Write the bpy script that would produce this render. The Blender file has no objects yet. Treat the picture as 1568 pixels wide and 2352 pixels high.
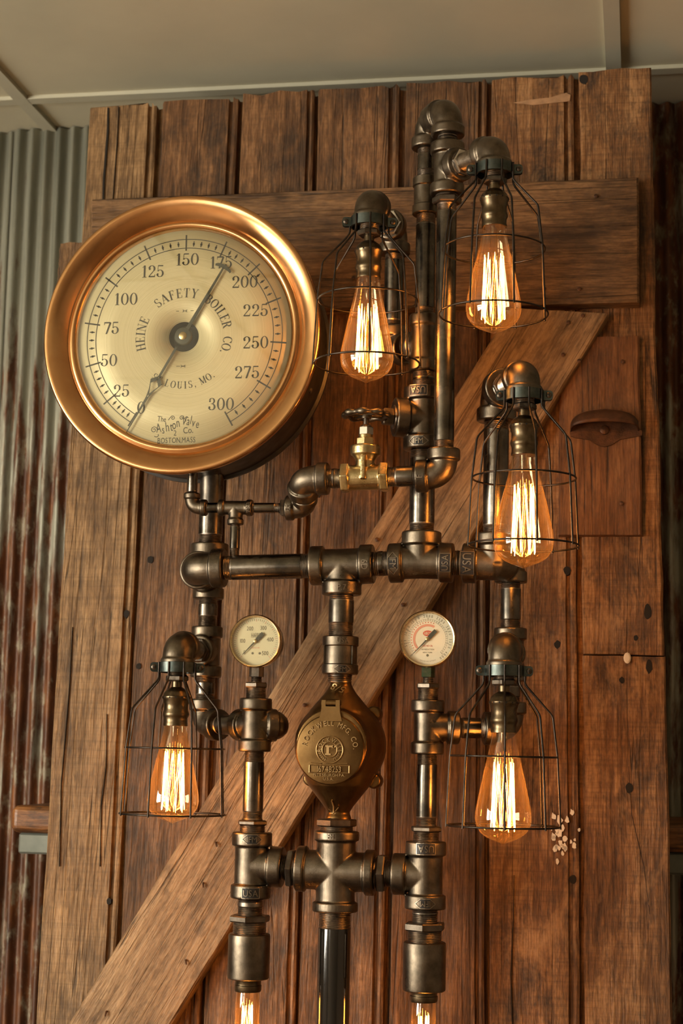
import bpy, bmesh, math, random
from mathutils import Vector, Matrix
random.seed(7)
R = math.radians
PI = math.pi
SC = bpy.context.scene
COL = SC.collection

# ------------------------------------------------------------------ camera
FPX, IW, IH = 3900.0, 1568.0, 2352.0
CAM = Vector((0.388, -2.2, 1.5))
cam_rot = Matrix.Rotation(R(10), 3, 'Z') @ Matrix.Rotation(R(98.08), 3, 'X') @ Matrix.Rotation(R(1.2), 3, 'Z')
cd = bpy.data.cameras.new('camera')
cd.sensor_fit = 'VERTICAL'; cd.sensor_height = 36.0; cd.sensor_width = 24.0
cd.lens = FPX / IH * 36.0
cd.clip_start = 0.05; cd.clip_end = 60
cd.dof.use_dof = True; cd.dof.focus_distance = 2.2; cd.dof.aperture_fstop = 7.0
co = bpy.data.objects.new('camera', cd); COL.objects.link(co)
co.location = CAM; co.rotation_euler = cam_rot.to_euler()
SC.camera = co
SC.cycles.max_bounces = 6; SC.cycles.diffuse_bounces = 3; SC.cycles.glossy_bounces = 3
SC.cycles.use_adaptive_sampling = True; SC.cycles.adaptive_threshold = 0.05; SC.cycles.adaptive_min_samples = 12; SC.cycles.transparent_max_bounces = 24
SC.cycles.sample_clamp_indirect = 6.0
SC.cycles.caustics_reflective = False; SC.cycles.caustics_refractive = False
SC.cycles.use_denoising = True

# ------------------------------------------------------------------ world, daylight, exposure
wd = bpy.data.worlds.new('world'); SC.world = wd; wd.use_nodes = True
wd.node_tree.nodes['Background'].inputs[0].default_value = (0.75, 0.85, 1.0, 1)
wd.node_tree.nodes['Background'].inputs[1].default_value = 1.0
SC.view_settings.view_transform = 'Standard'; SC.view_settings.look = 'None'
SC.view_settings.exposure = 0.0; SC.view_settings.gamma = 1.0
SC.view_settings.use_curve_mapping = False

RX0, RX1, RY0, RY1, RZ1 = -3.0, 3.2, -4.6, 0.60, 2.604      # the room
WIN_L = (-3.3, -1.5, 0.75, 2.25)      # window in the left wall: y0, y1, z0, z1
WIN_F = (-2.85, -1.75, 0.75, 2.25)        # window in the wall behind the camera: x0, x1, z0, z1
def daylight(name, loc, rot, sx, sy, power, colr):
    l = bpy.data.lights.new(name, 'AREA'); l.shape = 'RECTANGLE'; l.size = sx; l.size_y = sy
    l.energy = power; l.color = colr
    o = bpy.data.objects.new(name, l); COL.objects.link(o); o.location = loc; o.rotation_euler = rot
daylight('window_daylight', (RX0 - 0.06, (WIN_L[0]+WIN_L[1])/2, (WIN_L[2]+WIN_L[3])/2), (0, R(-90), 0), 1.5, 1.8, 240, (1.0, 0.91, 0.74))
daylight('window_daylight', ((WIN_F[0]+WIN_F[1])/2, RY0 - 0.06, (WIN_F[2]+WIN_F[3])/2), (R(90), 0, 0), 1.1, 1.5, 50, (1.0, 0.90, 0.72))
FILAMENT = 165.0

def ray(px, py):
    return cam_rot @ Vector(((px - IW/2) / FPX, -(py - IH/2) / FPX, -1.0))
def at(px, py, Y):
    d = ray(px, py); return CAM + d * ((Y - CAM.y) / d.y)

# ------------------------------------------------------------------ materials
MATS = {}
def nt(name):
    m = bpy.data.materials.new(name); m.use_nodes = True; MATS[name] = m
    t = m.node_tree; t.nodes.clear()
    out = t.nodes.new('ShaderNodeOutputMaterial')
    return m, t, out
def N(t, kind, **kw):
    n = t.nodes.new(kind)
    for k, v in kw.items():
        if k.startswith('i_'):
            key = k[2:]; key = int(key) if key.isdigit() else key.replace('_', ' ')
            n.inputs[key].default_value = v
        else:
            setattr(n, k, v)
    return n
def L(t, a, b): t.links.new(a, b)
def ramp(t, fac, stops):
    n = t.nodes.new('ShaderNodeValToRGB')
    e = n.color_ramp.elements
    while len(e) < len(stops): e.new(0.5)
    for k, (p, c) in enumerate(stops):
        e[k].position = p
        e[k].color = c if len(c) == 4 else (*c, 1)
    L(t, fac, n.inputs[0]); return n
def coords(t, scale, rnd=True, src='Object', rot=(0,0,0)):
    tc = N(t, 'ShaderNodeTexCoord')
    v = tc.outputs[src]
    if rnd:
        oi = N(t, 'ShaderNodeObjectInfo')
        mu = N(t, 'ShaderNodeMath', operation='MULTIPLY'); mu.inputs[1].default_value = 37.0
        L(t, oi.outputs['Random'], mu.inputs[0])
        ad = N(t, 'ShaderNodeVectorMath', operation='ADD')
        L(t, v, ad.inputs[0]); L(t, mu.outputs[0], ad.inputs[1]); v = ad.outputs[0]
    mp = N(t, 'ShaderNodeMapping'); mp.inputs['Scale'].default_value = scale; mp.inputs['Rotation'].default_value = rot
    L(t, v, mp.inputs[0]); return mp.outputs[0]
def noise(t, vec, scale, detail=4.0, rough=0.55, dist=0.0):
    n = N(t, 'ShaderNodeTexNoise'); n.inputs['Scale'].default_value = scale
    n.inputs['Detail'].default_value = detail; n.inputs['Roughness'].default_value = rough
    n.inputs['Distortion'].default_value = dist
    L(t, vec, n.inputs['Vector']); return n.outputs['Fac']
def mixc(t, fac, a, b, mode='MIX'):
    n = N(t, 'ShaderNodeMix', data_type='RGBA', blend_type=mode)
    for s, v in ((0, fac), (6, a), (7, b)):
        if hasattr(v, 'is_linked'): L(t, v, n.inputs[s])
        else: n.inputs[s].default_value = v if not isinstance(v, tuple) else (*v[:3], 1)
    return n.outputs[2]
def math2(t, op, a, b, clamp=False):
    n = N(t, 'ShaderNodeMath', operation=op); n.use_clamp = clamp
    for s, v in ((0, a), (1, b)):
        if hasattr(v, 'is_linked'): L(t, v, n.inputs[s])
        else: n.inputs[s].default_value = v
    return n.outputs[0]
def bump(t, h, strength, dist):
    n = N(t, 'ShaderNodeBump'); n.inputs['Strength'].default_value = strength; n.inputs['Distance'].default_value = dist
    L(t, h, n.inputs['Height']); return n.outputs[0]

def metal(name, base, base2, rough, rough2, metallic=1.0, nscale=60, bstr=0.15, bdist=0.0006, gscale=900, coat=0.0):
    m, t, out = nt(name)
    p = N(t, 'ShaderNodeBsdfPrincipled')
    v = coords(t, (1, 1, 1))
    n1 = noise(t, v, nscale, 5, 0.6)
    r = ramp(t, n1, [(0.35, base), (0.68, base2)])
    L(t, r.outputs[0], p.inputs['Base Color'])
    rr = ramp(t, noise(t, v, nscale*0.6, 3), [(0.3, (rough,)*3), (0.7, (rough2,)*3)])
    L(t, rr.outputs[0], p.inputs['Roughness'])
    p.inputs['Metallic'].default_value = metallic
    p.inputs['Coat Weight'].default_value = coat
    if bstr: L(t, bump(t, noise(t, v, gscale, 2), bstr, bdist), p.inputs['Normal'])
    L(t, p.outputs[0], out.inputs[0]); return m
metal('cast_iron', (0.094, 0.077, 0.057), (0.205, 0.166, 0.123), 0.27, 0.40, nscale=45, bstr=0.35, bdist=0.0005, gscale=1500)
metal('black_pipe', (0.065, 0.058, 0.048), (0.20, 0.17, 0.135), 0.20, 0.33, nscale=34, bstr=0.12, gscale=300)
metal('gloss_black', (0.006, 0.006, 0.005), (0.010, 0.009, 0.008), 0.08, 0.13, metallic=0.0, nscale=20, bstr=0.05, gscale=200, coat=0.6)
metal('thread_steel', (0.16, 0.13, 0.10), (0.36, 0.31, 0.26), 0.28, 0.42, nscale=90, bstr=0.2)
metal('bright_steel', (0.55, 0.52, 0.47), (0.70, 0.66, 0.60), 0.16, 0.28, nscale=60, bstr=0.08)
metal('hex_steel', (0.09, 0.073, 0.057), (0.17, 0.14, 0.11), 0.36, 0.50, nscale=80, bstr=0.2)
metal('bezel_brass', (0.54, 0.28, 0.115), (0.68, 0.39, 0.18), 0.15, 0.26, nscale=14, bstr=0.05, gscale=120)
metal('mark_lit', (0.24, 0.20, 0.155), (0.33, 0.28, 0.215), 0.32, 0.42, nscale=80, bstr=0.1)  # cast lettering coloured paler than the iron, in place of shading on its edges
metal('brass_worn', (0.36, 0.235, 0.105), (0.46, 0.31, 0.15), 0.28, 0.38, nscale=80, bstr=0.1)
metal('meter_brass', (0.115, 0.064, 0.023), (0.22, 0.130, 0.050), 0.26, 0.40, nscale=22, bstr=0.2, bdist=0.0004, gscale=900)
metal('valve_brass', (0.40, 0.30, 0.14), (0.58, 0.46, 0.25), 0.24, 0.36, nscale=70, bstr=0.3, gscale=500)
metal('socket_brass', (0.105, 0.076, 0.045), (0.19, 0.14, 0.082), 0.26, 0.38, nscale=50, bstr=0.08)
metal('rim_brass', (0.62, 0.46, 0.26), (0.74, 0.58, 0.36), 0.12, 0.22, nscale=50, bstr=0.0)
metal('cage_wire', (0.035, 0.030, 0.026), (0.075, 0.060, 0.050), 0.32, 0.45, nscale=80, bstr=0.1)
metal('clamp_zinc', (0.055, 0.070, 0.066), (0.12, 0.135, 0.125), 0.28, 0.42, nscale=80, bstr=0.2)
metal('case_black', (0.012, 0.011, 0.010), (0.022, 0.019, 0.017), 0.30, 0.5, metallic=0.0, nscale=60, bstr=0.15)
metal('needle_black', (0.035, 0.040, 0.030), (0.06, 0.062, 0.045), 0.4, 0.5, metallic=0.2, nscale=80, bstr=0.0)
metal('green_patina', (0.035, 0.06, 0.030), (0.09, 0.085, 0.05), 0.4, 0.55, nscale=120, bstr=0.3)
metal('zinc_sheet', (0.13, 0.145, 0.125), (0.20, 0.21, 0.18), 0.5, 0.65, metallic=0.4, nscale=20, bstr=0.1)
metal('rusty_iron', (0.055, 0.026, 0.014), (0.13, 0.058, 0.028), 0.42, 0.6, metallic=0.5, nscale=60, bstr=0.5, gscale=400)

def plain(name, colr, rough=0.5, metallic=0.0, vary=0.12, scale=30):
    m, t, out = nt(name)
    p = N(t, 'ShaderNodeBsdfPrincipled'); p.inputs['Roughness'].default_value = rough; p.inputs['Metallic'].default_value = metallic
    v = coords(t, (1, 1, 1))
    r = ramp(t, noise(t, v, scale, 4), [(0.3, tuple(c*(1-vary) for c in colr)), (0.7, tuple(min(1, c*(1+vary)) for c in colr))])
    L(t, r.outputs[0], p.inputs['Base Color']); L(t, p.outputs[0], out.inputs[0]); return m
plain('print_black', (0.022, 0.020, 0.014), 0.6)
plain('print_grey', (0.16, 0.145, 0.10), 0.6)
plain('print_red', (0.62, 0.12, 0.07), 0.6)
plain('print_pink', (0.74, 0.33, 0.24), 0.6)
plain('print_pale', (0.78, 0.66, 0.50), 0.6)
plain('dial_cream', (0.74, 0.68, 0.47), 0.45, 0, 0.05, 40)
plain('dial_white', (0.82, 0.76, 0.63), 0.45, 0, 0.05, 40)
plain('dark_hole', (0.012, 0.008, 0.005), 0.9)
plain('tile_board', (0.56, 0.525, 0.39), 0.9, 0, 0.05, 6)
plain('tbar_paint', (0.52, 0.50, 0.39), 0.5, 0, 0.04, 6)
plain('wall_paint', (0.36, 0.28, 0.20), 0.8, 0, 0.06, 3)
plain('floor_board', (0.30, 0.20, 0.12), 0.5, 0, 0.2, 4)
plain('frame_paint', (0.55, 0.52, 0.46), 0.5)
plain('paint_white', (0.72, 0.64, 0.52), 0.7)
plain('scraped_wood', (0.34, 0.19, 0.095), 0.7, 0, 0.3, 60)

def wood(name, dark, mid, light, saw=0.0, blotch=0.4, blotch_col=(0.035, 0.022, 0.014), rough=0.62, grain=1.0, rot=(0,0,0), bstr=0.55, worn=0.0):
    """old sawn timber, grain along the piece's own long (Z) axis"""
    m, t, out = nt(name)
    p = N(t, 'ShaderNodeBsdfPrincipled')
    v = coords(t, (1, 1, 1))
    vs = coords(t, (95*grain, 95*grain, 6.0)); vf = coords(t, (330*grain, 330*grain, 34.0)); vw = coords(t, (20, 20, 7.0))
    g1 = noise(t, vs, 1.0, 4, 0.62, 0.4)
    g2 = noise(t, vf, 1.0, 3, 0.6)
    w1 = noise(t, vw, 1.0, 4, 0.65, 0.6)
    mixg = math2(t, 'ADD', math2(t, 'MULTIPLY', g1, 0.32), math2(t, 'ADD', math2(t, 'MULTIPLY', g2, 0.30), math2(t, 'MULTIPLY', w1, 0.38)))
    c = ramp(t, mixg, [(0.38, dark), (0.495, mid), (0.61, light)]).outputs[0]
    oi = N(t, 'ShaderNodeObjectInfo')
    tone = ramp(t, oi.outputs['Random'], [(0.0, (0.78, 0.74, 0.70)), (1.0, (1.12, 1.10, 1.06))]).outputs[0]
    c = mixc(t, 1.0, c, tone, 'MULTIPLY')
    if saw:       # saw kerf marks across the board
        vk = coords(t, (5, 5, 210))
        k = ramp(t, noise(t, vk, 1.0, 3, 0.7), [(0.46, (0, 0, 0)), (0.66, (1, 1, 1))]).outputs[0]
        km = N(t, 'ShaderNodeMath', operation='MULTIPLY'); L(t, k, km.inputs[0]); km.inputs[1].default_value = saw
        c = mixc(t, km.outputs[0], c, tuple(x*0.42 for x in mid))
    # blotches of grime
    vb = coords(t, (14, 14, 8))
    b = noise(t, vb, 1.0, 5, 0.75, 0.3)
    bm = ramp(t, b, [(0.50, (0, 0, 0)), (0.66, (1, 1, 1))]).outputs[0]
    bm2 = N(t, 'ShaderNodeMath', operation='MULTIPLY'); L(t, bm, bm2.inputs[0]); bm2.inputs[1].default_value = blotch
    c = mixc(t, bm2.outputs[0], c, blotch_col)
    sp = ramp(t, noise(t, coords(t, (150, 150, 60)), 1.0, 4, 0.7), [(0.50, (0, 0, 0)), (0.68, (1, 1, 1))]).outputs[0]
    c = mixc(t, math2(t, 'MULTIPLY', sp, blotch*0.6), c, tuple(x*1.3 for x in blotch_col))
    if worn:
        vv = coords(t, (14, 14, 7))
        wm = ramp(t, noise(t, vv, 1.0, 5, 0.75, 0.2), [(0.52, (0, 0, 0)), (0.70, (1, 1, 1))]).outputs[0]
        wm2 = N(t, 'ShaderNodeMath', operation='MULTIPLY'); L(t, wm, wm2.inputs[0]); wm2.inputs[1].default_value = worn
        c = mixc(t, wm2.outputs[0], c, tuple(min(1, x*1.25) for x in light))
    # fine drying cracks
    vc = coords(t, (30, 30, 0.7))
    cn = math2(t, 'ABSOLUTE', math2(t, 'SUBTRACT', noise(t, vc, 1.0, 3, 0.5, 0.3), 0.5), 0)
    cr0 = ramp(t, cn, [(0.0, (1, 1, 1)), (0.011, (0, 0, 0))]).outputs[0]
    cmk = ramp(t, w1, [(0.48, (0, 0, 0)), (0.56, (1, 1, 1))]).outputs[0]
    cr = math2(t, 'MULTIPLY', cr0, cmk)
    c = mixc(t, math2(t, 'MULTIPLY', cr, 0.8), c, (0.012, 0.008, 0.005))
    L(t, c, p.inputs['Base Color'])
    rr = ramp(t, g1, [(0.3, (rough+0.08,)*3), (0.7, (rough-0.1,)*3)])
    L(t, rr.outputs[0], p.inputs['Roughness'])
    h = math2(t, 'SUBTRACT', math2(t, 'ADD', math2(t, 'MULTIPLY', g1, 0.5), math2(t, 'MULTIPLY', g2, 0.5)), math2(t, 'MULTIPLY', cr0, 0.3))
    L(t, bump(t, h, bstr, 0.004), p.inputs['Normal'])
    p.inputs['Specular IOR Level'].default_value = 0.35
    L(t, p.outputs[0], out.inputs[0]); return m
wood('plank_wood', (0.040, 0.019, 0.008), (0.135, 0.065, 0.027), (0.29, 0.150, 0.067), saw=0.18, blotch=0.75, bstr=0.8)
wood('plank_tan', (0.080, 0.043, 0.019), (0.235, 0.137, 0.063), (0.42, 0.260, 0.128), saw=0.30, blotch=0.45, bstr=0.8)
wood('plank_red', (0.062, 0.027, 0.011), (0.215, 0.100, 0.038), (0.42, 0.225, 0.098), saw=0.45, blotch=0.9, worn=0.55, bstr=0.8)
wood('brace_wood', (0.14, 0.083, 0.043), (0.33, 0.205, 0.107), (0.52, 0.345, 0.190), saw=0.0, blotch=0.80, blotch_col=(0.070, 0.041, 0.021), worn=0.25, bstr=0.8)
wood('rail_wood', (0.065, 0.035, 0.016), (0.19, 0.104, 0.047), (0.34, 0.195, 0.093), saw=0.0, blotch=0.6, bstr=0.8)
wood('board_wood', (0.075, 0.030, 0.013), (0.175, 0.073, 0.028), (0.27, 0.125, 0.052), saw=0.0, blotch=0.45, bstr=0.35, rough=0.5)
wood('shelf_wood', (0.05, 0.018, 0.007), (0.22, 0.088, 0.028), (0.36, 0.16, 0.055), blotch=0.9, rough=0.4, bstr=0.3)
wood('table_wood', (0.05, 0.025, 0.013), (0.12, 0.06, 0.03), (0.2, 0.11, 0.055), blotch=0.3)

def corrugated_mat(name, bias_top, bias_bot, z0, z1):
    """galvanised sheet with vertical runs of rust that spread towards the foot of the sheet"""
    m, t, out = nt(name)
    p = N(t, 'ShaderNodeBsdfPrincipled')
    v = coords(t, (1, 1, 1), False)
    zn = ramp(t, noise(t, coords(t, (55, 3, 2.2), False), 1.0, 4, 0.6), [(0.3, (0.22, 0.225, 0.18)), (0.7, (0.48, 0.47, 0.385))]).outputs[0]
    rc = ramp(t, noise(t, coords(t, (70, 3, 9), False), 1.0, 6, 0.7), [(0.30, (0.030, 0.013, 0.008)), (0.52, (0.12, 0.042, 0.016)), (0.72, (0.30, 0.115, 0.035))]).outputs[0]
    sep = N(t, 'ShaderNodeSeparateXYZ'); L(t, v, sep.inputs[0])
    mr = N(t, 'ShaderNodeMapRange'); L(t, sep.outputs[2], mr.inputs[0])
    mr.inputs[1].default_value = z0; mr.inputs[2].default_value = z1; mr.inputs[3].default_value = bias_bot; mr.inputs[4].default_value = bias_top
    n = noise(t, coords(t, (24, 2, 2.4), False), 1.0, 8, 0.68, 0.2)
    s = math2(t, 'ADD', n, mr.outputs[0])
    mask = ramp(t, s, [(0.50, (0, 0, 0)), (0.58, (1, 1, 1))]).outputs[0]
    # pale zinc salts
    pn = ramp(t, noise(t, coords(t, (40, 3, 14), False), 1.0, 7, 0.75), [(0.52, (0, 0, 0)), (0.62, (1, 1, 1))]).outputs[0]
    rc2 = mixc(t, math2(t, 'MULTIPLY', pn, 0.7), rc, (0.36, 0.33, 0.24))
    c = mixc(t, mask, zn, rc2)
    L(t, c, p.inputs['Base Color'])
    mt = math2(t, 'SUBTRACT', 0.28, math2(t, 'MULTIPLY', mask, 0.25))
    L(t, mt, p.inputs['Metallic'])
    p.inputs['Roughness'].default_value = 0.52
    L(t, bump(t, s, 0.3, 0.003), p.inputs['Normal'])
    L(t, p.outputs[0], out.inputs[0])
corrugated_mat('corrugated_grey', -0.14, 0.12, 1.80, 2.50)
corrugated_mat('corrugated_rust', 0.12, 0.04, 1.5, 2.2)

def dial_mat():
    m, t, out = nt('dial_brushed')
    p = N(t, 'ShaderNodeBsdfPrincipled')
    tc = N(t, 'ShaderNodeTexCoord')
    sep = N(t, 'ShaderNodeSeparateXYZ'); L(t, tc.outputs['Object'], sep.inputs[0])
    r2 = math2(t, 'SQRT', math2(t, 'ADD', math2(t, 'MULTIPLY', sep.outputs[0], sep.outputs[0]), math2(t, 'MULTIPLY', sep.outputs[2], sep.outputs[2])), 0)
    n = N(t, 'ShaderNodeTexNoise', noise_dimensions='1D'); n.inputs['Scale'].default_value = 700; n.inputs['Detail'].default_value = 4
    L(t, r2, n.inputs['W'])
    c = ramp(t, n.outputs['Fac'], [(0.3, (0.56, 0.49, 0.29)), (0.7, (0.65, 0.575, 0.36))]).outputs[0]
    n2 = noise(t, tc.outputs['Object'], 22, 5, 0.6)
    c = mixc(t, math2(t, 'MULTIPLY', ramp(t, n2, [(0.55, (0, 0, 0)), (0.8, (1, 1, 1))]).outputs[0], 0.35), c, (0.42, 0.36, 0.19))
    L(t, c, p.inputs['Base Color'])
    p.inputs['Metallic'].default_value = 0.15; p.inputs['Roughness'].default_value = 0.45
    p.inputs['Anisotropic'].default_value = 0.25
    tg = N(t, 'ShaderNodeTangent', direction_type='RADIAL', axis='Y'); L(t, tg.outputs[0], p.inputs['Tangent'])
    L(t, bump(t, n.outputs['Fac'], 0.03, 0.0002), p.inputs['Normal'])
    L(t, p.outputs[0], out.inputs[0])
dial_mat()

def glass_mat(name, tint, refl=1.0, coat=None):
    m, t, out = nt(name)
    tr = N(t, 'ShaderNodeBsdfTransparent'); tr.inputs[0].default_value = (*tint, 1)
    gl = N(t, 'ShaderNodeBsdfGlossy'); gl.inputs['Roughness'].default_value = 0.02; gl.inputs[0].default_value = (1, 1, 1, 1)
    lw = N(t, 'ShaderNodeLayerWeight'); lw.inputs[0].default_value = 0.5
    f = math2(t, 'MULTIPLY', math2(t, 'ADD', math2(t, 'MULTIPLY', math2(t, 'POWER', lw.outputs['Facing'], 3.0), 0.80), 0.085), refl, True)
    mx = N(t, 'ShaderNodeMixShader'); L(t, f, mx.inputs[0]); L(t, tr.outputs[0], mx.inputs[1]); L(t, gl.outputs[0], mx.inputs[2])
    last = mx.outputs[0]
    if coat:      # translucent amber mixed in to imitate the glow reflected inside the bulb
        tl = N(t, 'ShaderNodeBsdfTranslucent'); tl.inputs[0].default_value = (*coat, 1)
        m2 = N(t, 'ShaderNodeMixShader'); L(t, math2(t, 'ADD', math2(t, 'MULTIPLY', lw.outputs['Facing'], 0.032), 0.005), m2.inputs[0]); L(t, last, m2.inputs[1]); L(t, tl.outputs[0], m2.inputs[2]); last = m2.outputs[0]
    L(t, last, out.inputs[0])
glass_mat('bulb_glass', (0.97, 0.84, 0.64), 1.0, (1.0, 0.62, 0.28))
glass_mat('gauge_glass', (0.985, 0.98, 0.95), 0.55)
def emis(name, colr, s):
    m, t, out = nt(name)
    e = N(t, 'ShaderNodeEmission'); e.inputs[0].default_value = (*colr, 1); e.inputs[1].default_value = s
    L(t, e.outputs[0], out.inputs[0])
emis('filament_glow', (1.0, 0.38, 0.07), FILAMENT)

# ------------------------------------------------------------------ mesh helpers
def basis(d):
    d = Vector(d).normalized()
    a = Vector((0, 0, 1)) if abs(d.z) < 0.9 else Vector((1, 0, 0))
    u = d.cross(a).normalized(); w = d.cross(u).normalized()
    return d, u, w
class MB:
    def __init__(s): s.v = []; s.f = []; s.m = []
    def add(s, vs, fs, mi=0):
        o = len(s.v); s.v += [Vector(x) for x in vs]
        s.f += [tuple(i + o for i in f) for f in fs]; s.m += [mi]*len(fs); return s
    def lathe(s, o, d, prof, seg=32, caps=True, mi=0, midx=None):
        """prof: list of (distance along d, radius); midx: material index for each profile span"""
        o = Vector(o); d, u, w = basis(d); vs = []; fs = []; ms = []
        for t, r in prof:
            for k in range(seg):
                a = 2*PI*k/seg
                vs.append(o + d*t + (u*math.cos(a) + w*math.sin(a))*r)
        for i in range(len(prof) - 1):
            for k in range(seg):
                k2 = (k + 1) % seg
                fs.append((i*seg + k, i*seg + k2, (i+1)*seg + k2, (i+1)*seg + k)); ms.append(midx[i] if midx else mi)
        if caps:
            fs.append(tuple(range(seg))[::-1]); ms.append(midx[0] if midx else mi)
            n = (len(prof) - 1)*seg
            fs.append(tuple(n + k for k in range(seg))); ms.append(midx[-1] if midx else mi)
        oo = len(s.v); s.v += vs; s.f += [tuple(i + oo for i in f) for f in fs]; s.m += ms
        return s
    def tube(s, pts, r, seg=10, closed=False, mi=0):
        pts = [Vector(p) for p in pts]; n = len(pts); rs = r if isinstance(r, (list, tuple)) else [r]*n
        vs = []; fs = []; pu = None
        for i, p in enumerate(pts):
            if closed: tg = pts[(i+1) % n] - pts[i-1]
            else: tg = pts[min(i+1, n-1)] - pts[max(i-1, 0)]
            tg.normalize()
            if pu is None: _, u, _ = basis(tg)
            else:
                u = pu - tg*pu.dot(tg); u.normalize()
            pu = u; w = tg.cross(u)
            for k in range(seg):
                a = 2*PI*k/seg; vs.append(p + (u*math.cos(a) + w*math.sin(a))*rs[i])
        m = n if closed else n - 1
        for i in range(m):
            j = (i+1) % n
            for k in range(seg):
                k2 = (k+1) % seg
                fs.append((i*seg + k, i*seg + k2, j*seg + k2, j*seg + k))
        if not closed:
            fs.append(tuple(range(seg))[::-1]); fs.append(tuple((n-1)*seg + k for k in range(seg)))
        return s.add(vs, fs, mi)
    def box(s, lo, hi, mi=0):
        x0, y0, z0 = lo; x1, y1, z1 = hi
        vs = [(x0,y0,z0),(x1,y0,z0),(x1,y1,z0),(x0,y1,z0),(x0,y0,z1),(x1,y0,z1),(x1,y1,z1),(x0,y1,z1)]
        return s.add(vs, [(0,3,2,1),(4,5,6,7),(0,1,5,4),(1,2,6,5),(2,3,7,6),(3,0,4,7)], mi)
    def prism(s, poly, o, u, w, d, h, mi=0):
        """polygon of (a, b) in axes u, w extruded by h along d"""
        o, u, w, d = Vector(o), Vector(u), Vector(w), Vector(d); n = len(poly)
        vs = [o + u*a + w*b for a, b in poly] + [o + u*a + w*b + d*h for a, b in poly]
        fs = [tuple(range(n))[::-1], tuple(range(n, 2*n))] + [(i, (i+1) % n, n + (i+1) % n, n + i) for i in range(n)]
        return s.add(vs, fs, mi)
    def hexnut(s, o, d, r, h, ch=0.0012, mi=0, turn=0.0):
        o = Vector(o); d, u, w = basis(d); vs = []; fs = []
        for t, rr in ((0, r - ch), (ch, r), (h - ch, r), (h, r - ch)):
            for k in range(6):
                a = PI/3*k + turn; vs.append(o + d*t + (u*math.cos(a) + w*math.sin(a))*rr)
        for i in range(3):
            for k in range(6): fs.append((i*6+k, i*6+(k+1) % 6, (i+1)*6+(k+1) % 6, (i+1)*6+k))
        fs.append((5,4,3,2,1,0)); fs.append(tuple(18+k for k in range(6)))
        return s.add(vs, fs, mi)
    def build(s, name, mats, parent=None, origin=None, smooth=40, mesh_only=False):
        origin = Vector(origin) if origin is not None else Vector((0, 0, 0))
        me = bpy.data.meshes.new(name)
        me.from_pydata([tuple(v - origin) for v in s.v], [], s.f)
        for mm in (mats if isinstance(mats, (list, tuple)) else [mats]): me.materials.append(MATS[mm])
        me.polygons.foreach_set('material_index', s.m)
        bm = bmesh.new(); bm.from_mesh(me); bmesh.ops.recalc_face_normals(bm, faces=bm.faces); bm.to_mesh(me); bm.free()
        if smooth:
            me.shade_smooth(); me.set_sharp_from_angle(angle=R(smooth))
        me.update()
        if mesh_only: return me
        return link(name, me, parent, origin)
WPOS = {}
def wpos(o): return WPOS[o.name]
def link(name, me, parent, origin):
    o = bpy.data.objects.new(name, me); COL.objects.link(o)
    WPOS[o.name] = Vector(origin)
    if parent is not None:
        o.parent = parent; o.location = Vector(origin) - wpos(parent)
    else: o.location = origin
    return o
def empty(name, loc, parent=None):
    o = link(name, None, parent, loc); o.empty_display_size = 0.05; return o
def tag(o, label=None, cat=None, group=None, kind=None):
    if label: o['label'] = label
    if cat: o['category'] = cat
    if group: o['group'] = group
    if kind: o['kind'] = kind
    return o
X, Y, Z = Vector((1, 0, 0)), Vector((0, 1, 0)), Vector((0, 0, 1))
FRONT = Vector((0, -1, 0)); DOWN = Vector((0, 0, -1))
def dirto(a, b): return (Vector(b) - Vector(a)).normalized()

# ------------------------------------------------------------------ lettering
BF = {}
def bfont(chars, extrude=0.0):
    """outline meshes of Blender's built-in typeface, one for each character"""
    need = [c for c in sorted(set(chars)) if c != ' ' and (c, extrude) not in BF]
    tmp = []
    for c in need:
        cu = bpy.data.curves.new('glyph', 'FONT'); cu.body = c; cu.resolution_u = 3; cu.extrude = extrude; cu.size = 1.0
        ob = bpy.data.objects.new('glyph', cu); COL.objects.link(ob); tmp.append((c, ob, cu))
    dg = bpy.context.evaluated_depsgraph_get(); dg.update()
    for c, ob, cu in tmp:
        me = bpy.data.meshes.new_from_object(ob.evaluated_get(dg))
        vs = [Vector(v.co) for v in me.vertices]; fs = [tuple(p.vertices) for p in me.polygons]
        x0 = min(v.x for v in vs); x1 = max(v.x for v in vs)
        BF[(c, extrude)] = ([Vector((v.x - x0, v.y, v.z)) for v in vs], fs, x1 - x0)
        bpy.data.meshes.remove(me)
    for c, ob, cu in tmp:
        bpy.data.objects.remove(ob); bpy.data.curves.remove(cu)
CAPH = 0.69          # cap height of the built-in face at size 1
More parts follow.
